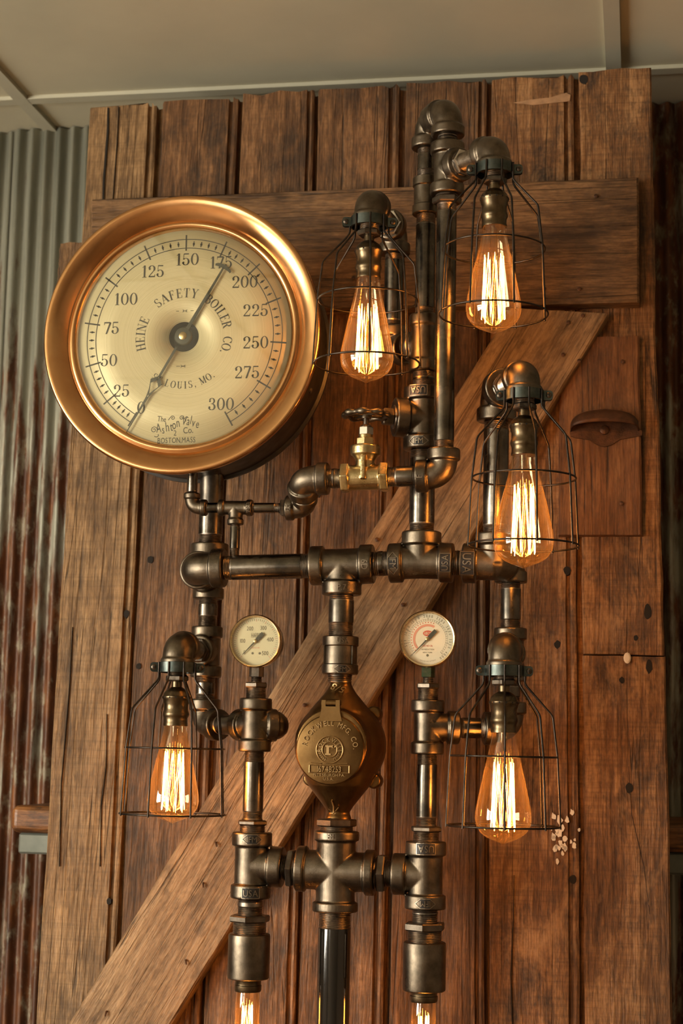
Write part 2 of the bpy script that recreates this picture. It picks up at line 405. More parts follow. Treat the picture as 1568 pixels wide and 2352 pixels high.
# a small engraver's serif alphabet drawn as strokes, cap height 1
TH, TN = 0.15, 0.045
def _ln(x0, y0, x1, y1, w): return ('l', x0, y0, x1, y1, w)
def _ar(cx, cy, rx, ry, a0, a1, th=TH): return ('a', cx, cy, rx, ry, a0, a1, th)
def _dt(cx, cy, r): return ('d', cx, cy, r)
def _sf(x, y, w=0.30): return ('l', x - w/2, y, x + w/2, y, TN)
def _st(x, y0=0.0, y1=1.0): return [_ln(x, y0, x, y1, TH), _sf(x, y0 + TN/2), _sf(x, y1 - TN/2)]
SERIF = {
 '0': (0.66, [_ar(.33, .5, .25, .475, 0, 360)]),
 '1': (0.46, [_ln(.25, 0, .25, 1, TH), _sf(.25, TN/2, .36), _ln(.25, .98, .07, .82, TN)]),
 '2': (0.64, [_ar(.31, .72, .22, .25, 175, -40), _ln(.49, .57, .07, .05, .07), _ln(.07, .06, .56, .06, .11), _ln(.56, .02, .58, .24, TN), _dt(.13, .70, .085)]),
 '3': (0.62, [_ar(.29, .755, .19, .22, 160, -85, .13), _ar(.29, .275, .23, .25, 88, -165), _ln(.22, .53, .32, .53, TN), _dt(.13, .74, .08), _dt(.10, .24, .085)]),
 '5': (0.62, [_ln(.12, .95, .53, .95, .10), _ln(.12, .97, .10, .50, TN), _ar(.28, .31, .24, .285, 140, -165), _dt(.09, .24, .085)]),
 '7': (0.60, [_ln(.06, .94, .57, .94, .11), _ln(.56, .94, .24, 0, .13), _ln(.06, .99, .06, .74, TN)]),
 'H': (0.86, _st(.2) + _st(.66) + [_ln(.2, .5, .66, .5, TN)]),
 'I': (0.42, _st(.21)),
 'E': (0.72, _st(.2) + [_ln(.2, TN/2, .62, TN/2, TN), _ln(.2, 1-TN/2, .60, 1-TN/2, TN), _ln(.2, .52, .46, .52, TN), _ln(.62, 0, .62, .26, TN), _ln(.60, 1, .60, .76, TN), _ln(.46, .4, .46, .64, TN)]),
 'F': (0.68, _st(.2) + [_ln(.2, 1-TN/2, .58, 1-TN/2, TN), _ln(.2, .52, .44, .52, TN), _ln(.58, 1, .58, .76, TN), _ln(.44, .4, .44, .64, TN)]),
 'L': (0.68, _st(.2) + [_ln(.2, TN/2, .60, TN/2, TN), _ln(.60, 0, .60, .30, TN)]),
 'N': (0.88, [_ln(.18, 0, .18, 1, TN), _ln(.68, 0, .68, 1, TN), _ln(.18, .97, .68, .03, TH), _sf(.18, TN/2), _sf(.12, 1-TN/2, .2), _sf(.68, 1-TN/2)]),
 'M': (1.0, [_ln(.16, 0, .18, 1, TN), _ln(.80, 0, .80, 1, TH), _ln(.18, .97, .48, .05, TH), _ln(.48, .05, .78, .97, TN), _sf(.16, TN/2, .24), _sf(.80, TN/2), _sf(.14, 1-TN/2, .2), _sf(.82, 1-TN/2, .2)]),
 'T': (0.74, _st(.36)[:2] + [_ln(.06, 1-TN/2, .66, 1-TN/2, TN), _ln(.07, 1, .07, .72, TN), _ln(.65, 1, .65, .72, TN)]),
 'Y': (0.80, [_ln(.40, 0, .40, .48, TH), _ln(.40, .46, .14, .98, TH), _ln(.40, .46, .66, .98, TN), _sf(.40, TN/2), _sf(.14, 1-TN/2, .26), _sf(.66, 1-TN/2, .22)]),
 'A': (0.84, [_ln(.12, 0, .41, .99, TN), _ln(.41, .99, .70, 0, TH), _ln(.22, .33, .60, .33, TN), _sf(.12, TN/2, .22), _sf(.70, TN/2, .28)]),
 'S': (0.62, [_ar(.31, .745, .20, .23, 30, 258, .12), _ar(.30, .26, .22, .235, 80, -150, .14), _ln(.50, .95, .50, .72, TN), _ln(.09, .05, .09, .30, TN), _ln(.25, .54, .36, .46, .13)]),
 'B': (0.74, _st(.2) + [_ar(.34, .755, .22, .22, 90, -90), _ar(.34, .28, .27, .26, 90, -90), _ln(.2, 1-TN/2, .36, 1-TN/2, TN), _ln(.2, .53, .36, .53, TN), _ln(.2, TN/2, .36, TN/2, TN)]),
 'R': (0.82, _st(.2) + [_ar(.36, .75, .22, .225, 90, -90), _ln(.2, 1-TN/2, .38, 1-TN/2, TN), _ln(.2, .52, .38, .52, TN), _ln(.42, .5, .60, .06, TH), _ln(.60, .04, .74, .06, TN)]),
 'O': (0.80, [_ar(.40, .5, .31, .475, 0, 360)]),
 'C': (0.74, [_ar(.42, .5, .31, .475, 38, 322), _ln(.68, .98, .68, .70, TN)]),
 'U': (0.82, [_ln(.2, .30, .2, 1, TH), _ln(.62, .30, .62, 1, TN), _ar(.41, .30, .21, .275, 180, 360), _sf(.2, 1-TN/2), _sf(.62, 1-TN/2, .22)]),
 '.': (0.26, [_dt(.12, .07, .08)]),
 ',': (0.26, [_dt(.12, .07, .08), _ln(.16, .04, .07, -.16, TN)]),
}
def strokes(glyph):
    vs, fs = [], []
    def quad(a, b, c, d):
        o = len(vs); vs.extend([a, b, c, d]); fs.append((o, o+1, o+2, o+3))
    for g in glyph:
        if g[0] == 'l':
            _, x0, y0, x1, y1, w = g; d = Vector((x1-x0, y1-y0, 0)); n = Vector((-d.y, d.x, 0)).normalized()*w/2
            if abs(d.x) > 0.05 and abs(d.y) > 0.05 and w >= 0.1: n = Vector((w*0.56, 0, 0))    # slanted stems keep flat ends
            a, b = Vector((x0, y0, 0)), Vector((x1, y1, 0)); quad(a+n, a-n, b-n, b+n)
        elif g[0] == 'a':
            _, cx, cy, rx, ry, a0, a1, th = g; k = max(6, int(abs(a1-a0)/12))
            P = []
            for i in range(k+1):
                a = R(a0 + (a1-a0)*i/k); w = TN + (th-TN)*abs(math.cos(a))**1.6
                c = Vector((cx + rx*math.cos(a), cy + ry*math.sin(a), 0)); n = Vector((math.cos(a)*ry, math.sin(a)*rx, 0)).normalized()*w/2
                P.append((c+n, c-n))
            for i in range(k): quad(P[i][0], P[i][1], P[i+1][1], P[i+1][0])
        else:
            _, cx, cy, r = g; o = len(vs)
            vs.extend(Vector((cx + r*math.cos(2*PI*i/10), cy + r*math.sin(2*PI*i/10), 0)) for i in range(10)); fs.append(tuple(range(o, o+10)))
    return vs, fs
def glyphs(txt, font, extrude=0.0, gap=0.10, space=0.35):
    """list of (vertices, faces, x, width) with cap height 1"""
    if font == 'sans': bfont(txt, extrude)
    out = []; x = 0.0
    for c in txt:
        if c == ' ': x += space; continue
        if font == 'sans':
            vs, fs, w = BF[(c, extrude)]; vs = [Vector((v.x/CAPH, v.y/CAPH, v.z)) for v in vs]; w /= CAPH
            out.append((vs, fs, x, w)); x += w + gap
        else:
            w, g = SERIF[c]; vs, fs = strokes(g)
            out.append((vs, fs, x, w)); x += w + gap
    return out, x - gap
def flat_text(mb, txt, cx, cy, h, font='sans', sx=1.0, z=0.0, rot=0.0, gap=0.10, extrude=0.0, put=None, space=0.35):
    """text centred on (cx, cy) of a plane; put(x, y, z) turns plane coordinates into a point"""
    gs, w = glyphs(txt, font, extrude, gap, space)
    ca, sa = math.cos(rot), math.sin(rot)
    for vs, fs, x, _ in gs:
        P = []
        for v in vs:
            a = (v.x + x - w/2)*h*sx; b = (v.y - 0.5)*h
            P.append(put(cx + a*ca - b*sa, cy + a*sa + b*ca, z + v.z))
        mb.add(P, fs)
def arc_text(mb, txt, r, a0, a1, h, font='sans', sx=1.0, z=0.0, extrude=0.0, put=None, cx=0, cy=0, inward=False, gap=0.10, space=0.35):
    """text along a circle from angle a0 to a1 (degrees); inward: tops towards the centre"""
    gs, w = glyphs(txt, font, extrude, gap, space)
    for vs, fs, x, gw in gs:
        a = R(a0 + (a1 - a0)*((x + gw/2)/w))
        tx = Vector((math.sin(a), -math.cos(a), 0)); rad = Vector((math.cos(a), math.sin(a), 0))
        if inward: tx = -tx; up = -rad
        else: up = rad
        c = rad*r
        P = []
        for v in vs:
            q = c + tx*((v.x - gw/2)*h*sx) + up*((v.y - 0.5)*h)
            P.append(put(cx + q.x, cy + q.y, z + v.z))
        mb.add(P, fs)
def on_cylinder(c, axis, n, rad):
    """plane coordinates wrapped on a cylinder: y runs along the axis, x round it"""
    c, a, n = Vector(c), Vector(axis).normalized(), Vector(n)
    n = (n - a*n.dot(a)).normalized(); t = n.cross(a) * -1.0
    return lambda x, y, z: c + a*y + (n*math.cos(x/rad) + t*math.sin(x/rad))*(rad + z)
def cast_mark(fit, txt, c, axis, rad, h, n=None, frame=None, mat='mark_lit', sx=0.85, flip=False):
    """raised lettering on a fitting's collar"""
    n = (CAM - Vector(c)) if n is None else Vector(n)
    put = on_cylinder(c, axis, n, rad)
    mb = MB(); e = 0.0011
    flat_text(mb, txt, 0, 0, h, 'sans', sx, 0.0006, 0, 0.14, e, put)
    _, w = glyphs(txt, 'sans', e, 0.12); w = w*h*sx
    def bar(p, q, wd=0.0009):
        p, q = Vector((*p, 0)), Vector((*q, 0)); d = q - p; m = max(1, int(d.length/0.004)); nn = Vector((-d.y, d.x, 0)).normalized()*wd/2
        for i in range(m):
            a, b = p + d*i/m, p + d*(i+1)/m
            mb.add([put(k.x, k.y, zz) for zz in (0, e) for k in (a+nn, a-nn, b-nn, b+nn)], [(4,5,6,7),(0,1,5,4),(1,2,6,5),(2,3,7,6),(3,0,4,7)])
    if frame == 'box':
        a, b = w/2 + h*0.28, h*0.82
        for p, q in (((-a,-b),(a,-b)), ((a,-b),(a,b)), ((a,b),(-a,b)), ((-a,b),(-a,-b))): bar(p, q)
    if frame == 'diamond':
        a, b, c2 = w/2 + h*0.95, h*0.78, w/2 + h*0.02
        for p, q in (((-a,0),(-c2,b)), ((-c2,b),(c2,b)), ((c2,b),(a,0)), ((a,0),(c2,-b)), ((c2,-b),(-c2,-b)), ((-c2,-b),(-a,0))): bar(p, q)
    if frame:     # dark ground painted in as shade between the raised letters
        a, b = (w/2 + h*0.28, h*0.82) if frame == 'box' else (w/2 + h*0.1, h*0.76)
        n = 8; pl = MB()
        pl.add([put(-a + 2*a*i/n, s*b, 0.0005) for i in range(n+1) for s in (-1, 1)], [(2*i, 2*i+1, 2*i+3, 2*i+2) for i in range(n)])
        pl.build('mark_ground', 'case_black', fit, c, smooth=0)
    o = mb.build('lettering', mat, fit, c, smooth=30)
    return o

# ------------------------------------------------------------------ the room
def slab(name, lo, hi, mat, parent=None):
    c = [(a+b)/2 for a, b in zip(lo, hi)]
    return MB().box(lo, hi).build(name, mat, parent, c, smooth=0)
fl = tag(slab('floor', (RX0-.1, RY0-.1, -0.05), (RX1+.1, RY1+.1, 0.0), 'floor_board'), 'brown boarded floor of the room', kind='structure')
def wall_with_hole(name, along, a0, a1, hole, p0, p1, label):
    h0, h1, z0, z1 = hole; mb = MB()
    for (u0, u1, w0, w1) in ((a0, h0, 0, RZ1), (h1, a1, 0, RZ1), (h0, h1, 0, z0), (h0, h1, z1, RZ1)):
        if along == 'y': mb.box((p0, u0, w0), (p1, u1, w1))
        else: mb.box((u0, p0, w0), (u1, p1, w1))
    o = mb.build(name, 'wall_paint', None, (0, 0, 0), smooth=0); return tag(o, label, kind='structure')
wall_with_hole('wall_left', 'y', RY0, RY1, WIN_L, RX0-.1, RX0, 'painted side wall with a tall window')
wall_with_hole('wall_front', 'x', RX0, RX1, WIN_F, RY0-.1, RY0, 'painted wall with a wide window')
tag(slab('wall_right', (RX1, RY0, 0), (RX1+.1, RY1, RZ1), 'wall_paint'), 'plain painted side wall', kind='structure')
def window(name, axis, hole, p):
    h0, h1, z0, z1 = hole; w = empty(name, (p, (h0+h1)/2, z0) if axis == 'y' else ((h0+h1)/2, p, z0))
    def bar(u0, u1, w0, w1, nm):
        mb = MB()
        if axis == 'y': mb.box((p-.03, u0, w0), (p+.02, u1, w1))
        else: mb.box((u0, p-.03, w0), (u1, p+.02, w1))
        mb.build(nm, 'frame_paint', w, wpos(w), smooth=0)
    t = 0.05
    bar(h0, h1, z0, z0+t, 'window_frame'); bar(h0, h1, z1-t, z1, 'window_frame'); bar(h0, h0+t, z0+t, z1-t, 'window_frame'); bar(h1-t, h1, z0+t, z1-t, 'window_frame')
    bar((h0+h1)/2-.02, (h0+h1)/2+.02, z0+t, z1-t, 'mullion')
    bar(h0+t, h1-t, (z0+z1)/2-.02, (z0+z1)/2+.02, 'glazing_bar')
    tag(w, 'daylit window with a white frame and glazing bars', kind='structure')
window('window_1', 'y', WIN_L, RX0); window('window_2', 'x', WIN_F, RY0)

# suspended ceiling: tiles between painted bars
ceil = tag(empty('ceiling', (0, 0, RZ1)), 'suspended ceiling of cream tiles in a painted grid', kind='structure')
gx = [-3.05, -1.66, -0.652, 0.352, 1.36, 2.36, 3.25]
gy = [-4.65, -3.7, -2.66, -1.62, -0.58, 0.455, 0.66]
BW = 0.012
tile_me = {}
for i in range(len(gx)-1):
    for j in range(len(gy)-1):
        x0, x1, y0, y1 = gx[i]+.002, gx[i+1]-.002, gy[j]+.002, gy[j+1]-.002
        MB().box((x0, y0, RZ1), (x1, y1, RZ1+.015)).build('ceiling_tile', 'tile_board', ceil, ((x0+x1)/2, (y0+y1)/2, RZ1), smooth=0)
def tbar(lo, hi): slab('grid_bar', lo, hi, 'tbar_paint', ceil)
for x in gx[1:-1]: tbar((x-BW, gy[0], RZ1-.007), (x+BW, RY1, RZ1+.001))
for y in gy[1:-1]:
    for i in range(len(gx)-1): tbar((gx[i]+BW, y-BW, RZ1-.0065), (gx[i+1]-BW, y+BW, RZ1+.001))

# corrugated sheets on the wall behind the door
wb = tag(slab('wall_back', (RX0, RY1+.012, 0), (RX1, RY1+.1, RZ1), 'wall_paint'), 'rear wall clad in corrugated metal sheets with rust runs', kind='structure')
def sheet(x0, x1, y, mat):
    PT, DP = 0.0255, 0.0058
    n = int((x1-x0)/PT*10); vs = []; fs = []
    for i in range(n+1):
        x = x0 + (x1-x0)*i/n; yy = y + DP*math.cos(2*PI*(x-x0)/PT)
        for z in (0.02, 0.7, 1.4, 2.0, RZ1-.003): vs.append((x, yy, z))
    for i in range(n):
        for k in range(4): fs.append((i*5+k, (i+1)*5+k, (i+1)*5+k+1, i*5+k+1))
    o = MB().add(vs, fs).build('corrugated_sheet', mat, wb, ((x0+x1)/2, y, 0), smooth=60)
    md = o.modifiers.new('thickness', 'SOLIDIFY'); md.thickness = 0.0008
    return o
xs = at(20, 900, RY1).x
sheet(xs-2.3, xs-1.0, RY1, 'corrugated_grey'); sheet(xs-1.0, xs-.0, RY1+.002, 'corrugated_grey')
sheet(xs-.012, xs+.66, RY1-.009, 'corrugated_grey')
sheet(xs+.65, xs+1.5, RY1-.002, 'corrugated_rust'); sheet(xs+1.49, xs+2.3, RY1-.010, 'corrugated_grey'); sheet(xs+2.29, xs+3.1, RY1, 'corrugated_grey')

# ------------------------------------------------------------------ the old door leaning behind the lamp
LEAN = R(6)
DO = Vector((0, 0.2, 1.5)); DV = Vector((0, math.sin(LEAN), math.cos(LEAN))); DN = Vector((0, -math.cos(LEAN), math.sin(LEAN)))
def ond(px, py, h=0.0):
    d = ray(px, py); o = DO + DN*h; t = (o - CAM).dot(DN)/d.dot(DN); p = CAM + d*t - DO
    return p.x, p.dot(DV)
V0 = -1.5/math.cos(LEAN) + 0.006
door = bpy.data.objects.new('barn_door', None); COL.objects.link(door)
door.location = DO + DV*V0; door.rotation_euler = (-LEAN, 0, 0); door.empty_display_size = .05
tag(door, 'weathered wooden plank door with a diagonal brace, leaning behind the pipe lamp', 'door')
# door space: x across, z up the door from its foot, y = -(height proud of the plank faces)
def dobj(name, me, parent, loc, pw=None):
    o = bpy.data.objects.new(name, me); COL.objects.link(o); o.parent = parent
    WPOS[o.name] = Vector(loc); o.location = Vector(loc) - (WPOS[parent.name] if parent is not door else Vector((0,0,0)))
    return o
def plank(name, bl, br, tl, tr, h0, h1, mat, bead=True, tongue=True, wob=0.0012, topjag=0.004, long_axis=None, rough_ends=True, parent=None):
    """a board between four corners (u, v) of the door plane, its face h1 and its back h0 proud of the plank faces"""
    NU, NV = 14, 34
    w = (Vector(br) - Vector(bl)).length
    # cross-section: (distance from the left edge, height below the face)
    ch = 0.0018
    if bead: prof = [(0, .012), (0, ch), (ch, 0), (w*.25, 0), (w*.5, 0), (w*.75, 0), (w-.020, 0), (w-.0185, .0055), (w-.0150, .0055), (w-.0135, .001), (w-.010, 0), (w-.0065, ch), (w-.0055, .012)]
    else: prof = [(0, .02), (0, ch*1.6), (ch*1.6, 0), (w*.2, 0), (w*.4, 0), (w*.6, 0), (w*.8, 0), (w-ch*1.6, 0), (w, ch*1.6), (w, .02)]
    if tongue: prof = prof + [(w+.006, .0125)]
    th = h1 - h0
    rng = random.Random(int(abs(bl[0]*1e4) + abs(tl[1]*1e3)))
    jag = [rng.uniform(-1, 1)*topjag for _ in prof]; jag2 = [rng.uniform(-1, 1)*topjag*.5 for _ in prof]
    ed = [0.0]
    for j in range(NV): ed.append(ed[-1]*.75 + rng.uniform(-1, 1)*wob)
    ed2 = [0.0]
    for j in range(NV): ed2.append(ed2[-1]*.75 + rng.uniform(-1, 1)*wob)
    ctr = ((bl[0]+br[0]+tl[0]+tr[0])/4, 0, (bl[1]+br[1]+tl[1]+tr[1])/4)
    vs = []; fs = []; m = len(prof)
    for j in range(NV+1):
        s = j/NV
        for k, (a, dep) in enumerate(prof):
            f = a/w
            pl = Vector(bl).lerp(Vector(tl), s); pr = Vector(br).lerp(Vector(tr), s); q = pl.lerp(pr, f)
            dx = ed[j]*(1-f) + ed2[j]*f
            dv = (jag[k] if j == NV else jag2[k] if j == 0 else 0)
            d2 = rng.uniform(-1, 1)*.0004 if 2 < k < m-3 else 0
            vs.append((q.x + dx, -(h1 - min(dep, th) + d2), q.y + dv - V0))
    for j in range(NV):
        for k in range(m-1): fs.append((j*m+k, j*m+k+1, (j+1)*m+k+1, (j+1)*m+k))
    o0 = len(vs)
    for j in range(NV+1):
        for k in (0, m-1):
            v = vs[j*m+k]; vs.append((v[0], -h0, v[2]))
    for j in range(NV):
        a, b = o0+2*j, o0+2*j+2
        fs += [(j*m, (j+1)*m, b, a), (j*m+m-1, a+1, b+1, (j+1)*m+m-1), (a, b, b+1, a+1)]
    fs.append(tuple(range(m)) + (o0+1, o0)); fs.append(tuple((NV*m+k) for k in range(m))[::-1] + (o0+2*NV, o0+2*NV+1))
    ctr = (ctr[0], -h0, ctr[2]-V0)
    if long_axis is None:
        me = MB().add(vs, fs).build(name, mat, None, ctr, smooth=35, mesh_only=True)
        return dobj(name, me, parent or door, ctr)
    # turned so that the grain follows the piece
    ang = long_axis
    rot = Matrix.Rotation(ang, 4, 'Y')
    inv = rot.inverted()
    me = MB().add([inv @ (Vector(v) - Vector(ctr)) for v in vs], fs).build(name, mat, None, (0,0,0), smooth=35, mesh_only=True)
    o = dobj(name, me, parent or door, ctr); o.rotation_euler = (0, ang, 0); return o

TOPV = [(205,246),(372,238),(558,221),(732,207),(931,193),(1128,187),(1330,170),(1493,153)]
BOTV = [(92,2200),(275,2200),(475,2200),(690,2200),(895,2200),(1125,2200),(1343,2200),(1542,2200)]
tops = [ond(*p) for p in TOPV]; bots = [ond(*p) for p in BOTV]
def seam(i, v):
    (x1, v1), (x0, v0) = tops[i], bots[i]; return x0 + (x1-x0)*(v-v0)/(v1-v0)
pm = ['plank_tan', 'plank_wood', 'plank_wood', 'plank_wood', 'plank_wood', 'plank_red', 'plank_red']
VB = V0 + 0.004
planks = []
for i in range(7):
    vt = (tops[i][1] + tops[i+1][1])/2
    dz = (0.0, -.001, .0015, -.0015, .001, 0.0, .002)[i]
    if i < 6:
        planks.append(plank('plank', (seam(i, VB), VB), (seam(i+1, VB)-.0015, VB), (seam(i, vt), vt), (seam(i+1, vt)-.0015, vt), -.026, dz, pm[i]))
    else:   # the last board is split across by a saw cut
        vc = ond(1440, 1506)[1]
        planks.append(plank('plank', (seam(i, VB), VB), (seam(i+1, VB), VB), (seam(i, vc), vc-.0012), (seam(i+1, vc), vc-.0012), -.026, dz, pm[i], bead=False, tongue=False, topjag=.001))
        planks.append(plank('plank', (seam(i, vc), vc+.0012), (seam(i+1, vc), vc+.0012), (seam(i, vt), vt), (seam(i+1, vt), vt), -.026, dz, pm[i], bead=False, tongue=False, topjag=.002))
# split-off strip at the edge of the first board
# rails, brace and the board with the pull
rail = plank('rail', (ond(208,706,.026)[0], .664), (.391, .660), (ond(208,460,.026)[0], .853), (.391, .858), 0.0006, .026, 'rail_wood', bead=False, tongue=False, topjag=.0015, wob=.0004)
# the rail's grain runs across the door: rebuild its mesh turned by a quarter turn
def regrain(o, ang):
    inv = Matrix.Rotation(ang, 4, 'Y').inverted(); o.data.transform(inv); o.rotation_euler = (0, ang, 0)
regrain(rail, R(90))
plank('rail', (-.465, -1.30), (.40, -1.30), (-.465, -1.11), (.40, -1.11), 0.0006, .026, 'rail_wood', bead=False, tongue=False)
bp = [ond(155,2352,.028), ond(395,2352,.028)]
up0, up1 = Vector((-.393, -.385)), Vector((.178, .613)); lo0, lo1 = Vector((-.244, -.378)), Vector((.346, .642))
du = (up1-up0).normalized(); dl = (lo1-lo0).normalized()
vtop = .655; vbot = -1.10
def onl(p, d, v): return tuple(p + d*((v - p.y)/d.y))
brace = plank('brace', onl(up0, du, vbot), onl(lo0, dl, vbot), onl(up0, du, vtop), onl(lo0, dl, vtop-.012), .0008, .029, 'brace_wood', bead=False, tongue=False, wob=.0012, topjag=.0)
regrain(brace, math.atan2(du.x, du.y))
lboard = plank('lock_board', (.276, .3145), (.3945, .3145), (.276, .612), (.391, .612), .0006, .015, 'board_wood', bead=False, tongue=False, wob=.0005, topjag=.0008)
plank('batten', (-.520, .70), (-.44, .70), (-.522, .806), (-.44, .806), -.050, -.0265, 'rail_wood', bead=False, tongue=False, topjag=.002)
def dpt(px, py, h): u, v = ond(px, py, h); return Vector((u, -h, v - V0))
# nails, knots and splashes
nail_me = MB().lathe((0,0,0), FRONT, [(0, .0012), (.002, .0012), (.0022, .0030), (.0032, .0030), (.0038, .0018)], 10).build('nail', 'rusty_iron', smooth=30, mesh_only=True)
bent_me = MB().tube([(0, .002, 0), (0, -.0022, 0), (.0012, -.0036, -.002), (.0026, -.0036, -.006)], [.0013, .0013, .0013, .0010], 6).build('nail', 'rusty_iron', smooth=30, mesh_only=True)
def nail(px, py, h, parent, bent=False):
    p = dpt(px, py, h)
    o = bpy.data.objects.new('nail', bent_me if bent else nail_me); COL.objects.link(o); o.parent = parent
    o.matrix_parent_inverse = Matrix.Rotation(parent.rotation_euler.y, 4, 'Y').inverted() @ Matrix.Translation(-Vector(parent.location))
    o.location = p; o.rotation_euler = (0, random.uniform(0, .8), 0)
for p in ((467,2028),(427,2205),(245,2323),(496,1935)): nail(*p, .029, brace, True)
for p in ((1338,726),(1293,816),(1305,742),(866,1240),(700,1620),(925,1390),(1330,830),(940,1500)): nail(*p, .029, brace)
for p in ((1368,452),(1330,665),(1250,665),(812,640),(1085,470)): nail(*p, .026, rail)
for p in ((1427,1157),(1430,832)): nail(*p, .015, lboard)
for i, (px, py, r) in enumerate(((1302,1310,.0055),(1280,1480,.0050),(1460,1465,.0035),(1428,1562,.0040),(1445,1810,.0060),(1315,2020,.0050),(1487,1405,.0055),(1490,1530,.0050),(1340,182,.0075),(730,1135,.0045),(318,1530,.004),(290,1410,.005),(1000,1480,.004),(345,1285,.005),(250,2070,.004))):
    p = dpt(px, py, .0006 if px < 1330 else .0026); rr = random.Random(i); e = 2.1 if i in (6, 7) else 1.2
    poly = [(r*(.8+.3*rr.random())*math.cos(2*PI*k/11), r*e*(.8+.3*rr.random())*math.sin(2*PI*k/11)) for k in range(11)]
    me = MB().prism(poly, (0,0,0), X, Z, Y, .006).build('knot_hole', 'dark_hole', mesh_only=True)
    k = min(range(len(planks)), key=lambda q: abs(planks[q].location.x - p.x) + (0 if planks[q].location.z > 0 else 0) + (abs(planks[q].location.z - p.z)*.001))
    o = bpy.data.objects.new('knot_hole', me); COL.objects.link(o); o.parent = planks[k]; o.location = p - Vector(planks[k].location)
rr = random.Random(3)
mb = MB()
for k in range(26):
    px = 1290 + rr.gauss(0, 18); py = 1925 + rr.gauss(0, 28); p = dpt(px, py, .0030); r = rr.uniform(.0012, .0052)
    poly = [(r*rr.uniform(.5, 1.1)*math.cos(2*PI*i/9), r*1.5*rr.uniform(.5, 1.1)*math.sin(2*PI*i/9)) for i in range(9)]
    mb.prism(poly, p, X, Z, Y, .0012)
o = mb.build('paint_splash', 'paint_white', mesh_only=True); o = bpy.data.objects.new('paint_splash', o); COL.objects.link(o); o.parent = planks[5]; o.location = -Vector(planks[5].location); tag(o, 'dried cream paint splashes', kind='stuff')
p = dpt(1440, 1512, .004); me = MB().lathe((0,0,0), FRONT, [(0,.0045),(.0025,.0052),(.004,.0035)], 12).build('plug', 'paint_white', mesh_only=True)
o = bpy.data.objects.new('plug', me); COL.objects.link(o); o.parent = planks[6]; o.location = p - Vector(planks[6].location); o.scale = (1, 1, 1.5)

# pale scrapes on the top of the boards
def scrape(pts, k):
    P = [dpt(px, py, .0016) for px, py in pts]; c = sum(P, Vector())/len(P); me = MB().add([p - c for p in P] + [p - c + Vector((0, .0012, 0)) for p in P], [tuple(range(len(P)))] + [(i, (i+1) % len(P), len(P)+(i+1) % len(P), len(P)+i) for i in range(len(P))]).build('scrape', 'scraped_wood', mesh_only=True, smooth=0)
    o = bpy.data.objects.new('scrape', me); COL.objects.link(o); o.parent = planks[k]; o.location = c - Vector(planks[k].location)
scrape([(1178, 236), (1215, 229), (1262, 224), (1300, 213), (1310, 218), (1308, 232), (1272, 236), (1225, 241)], 5)
scrape([(1338, 222), (1365, 213), (1398, 212), (1412, 218), (1385, 226), (1352, 233)], 7)
def crack(pts, k, w):
    P = [dpt(px, py, .0022) for px, py in pts]; vs = []
    for i, p in enumerate(P):
        ww = w*(.35 + .65*math.sin(PI*min(max(i/(len(P)-1), .0), .8)/.8*.5 + .6)); vs += [p - X*ww/2, p + X*ww/2, p + X*ww/2 + Y*.004, p - X*ww/2 + Y*.004]
    n = len(P); c = Vector(planks[k].location)
    me = MB().add([v - c for v in vs], [(4*i+a, 4*i+(a+1) % 4, 4*i+4+(a+1) % 4, 4*i+4+a) for i in range(n-1) for a in range(4)]).build('crack', 'dark_hole', mesh_only=True, smooth=0)
    o = bpy.data.objects.new('crack', me); COL.objects.link(o); o.parent = planks[k]
crack([(248, 247), (247, 300), (243, 350), (238, 410), (236, 470)], 0, .0032)
crack([(272, 245), (268, 330), (262, 410), (258, 470)], 0, .0009)
crack([(166, 1440), (160, 1560), (152, 1660), (140, 1800), (136, 1990)], 0, .0008)
crack([(245, 1640), (243, 1760), (232, 1850), (229, 1990)], 0, .0006)
crack([(1443, 1760), (1450, 1870), (1478, 1990), (1492, 2100)], 6, .0008)
crack([(1180, 2010), (1178, 2120), (1172, 2240), (1176, 2352)], 5, .0009)
# bin pull on the lock board
hc = dpt(1388, 992, .0155)
pull = dobj('bin_pull', None, lboard, hc); pull['label'] = 'rusty iron cup handle'
a_, d_, h_ = .0480, .028, .029
vs = []; fs = []; NA, NB = 24, 8
for i in range(NA+1):
    al = PI*i/NA
    for j in range(NB+1):
        be = PI/2*j/NB; s = math.sin(al)**.55
        vs.append((-a_*math.cos(al), -(d_*s*math.sin(be)), h_*s*math.cos(be) + .007*math.sin(be)*s))
for i in range(NA):
    for j in range(NB): fs.append((i*(NB+1)+j, (i+1)*(NB+1)+j, (i+1)*(NB+1)+j+1, i*(NB+1)+j+1))
me = MB().add(vs, fs).build('cup', 'rusty_iron', mesh_only=True, smooth=60)
cup = dobj('cup', me, pull, hc); md = cup.modifiers.new('thickness', 'SOLIDIFY'); md.thickness = .0022; md.offset = 0
cup.parent = pull; cup.location = (0,0,0)
poly = [(-.050, .0), (-.049, -.006), (-.040, -.009), (-.022, -.012), (-.010, -.020), (0, -.023), (.010, -.020), (.022, -.012), (.040, -.009), (.053, -.006), (.053, .0), (.044, .010), (.030, .022), (0, .026), (-.030, .022), (-.044, .010)]
me = MB().prism(poly, (0,0,0), X, Z, FRONT, .0018).build('back_plate', 'rusty_iron', mesh_only=True, smooth=30)
o = bpy.data.objects.new('back_plate', me); COL.objects.link(o); o.parent = pull
me = MB().lathe((0,-.0018,.002), FRONT, [(0,.007),(.002,.0065),(.0035,.004)], 14).build('screw', 'rusty_iron', mesh_only=True)
o = bpy.data.objects.new('screw', me); COL.objects.link(o); o.parent = pull

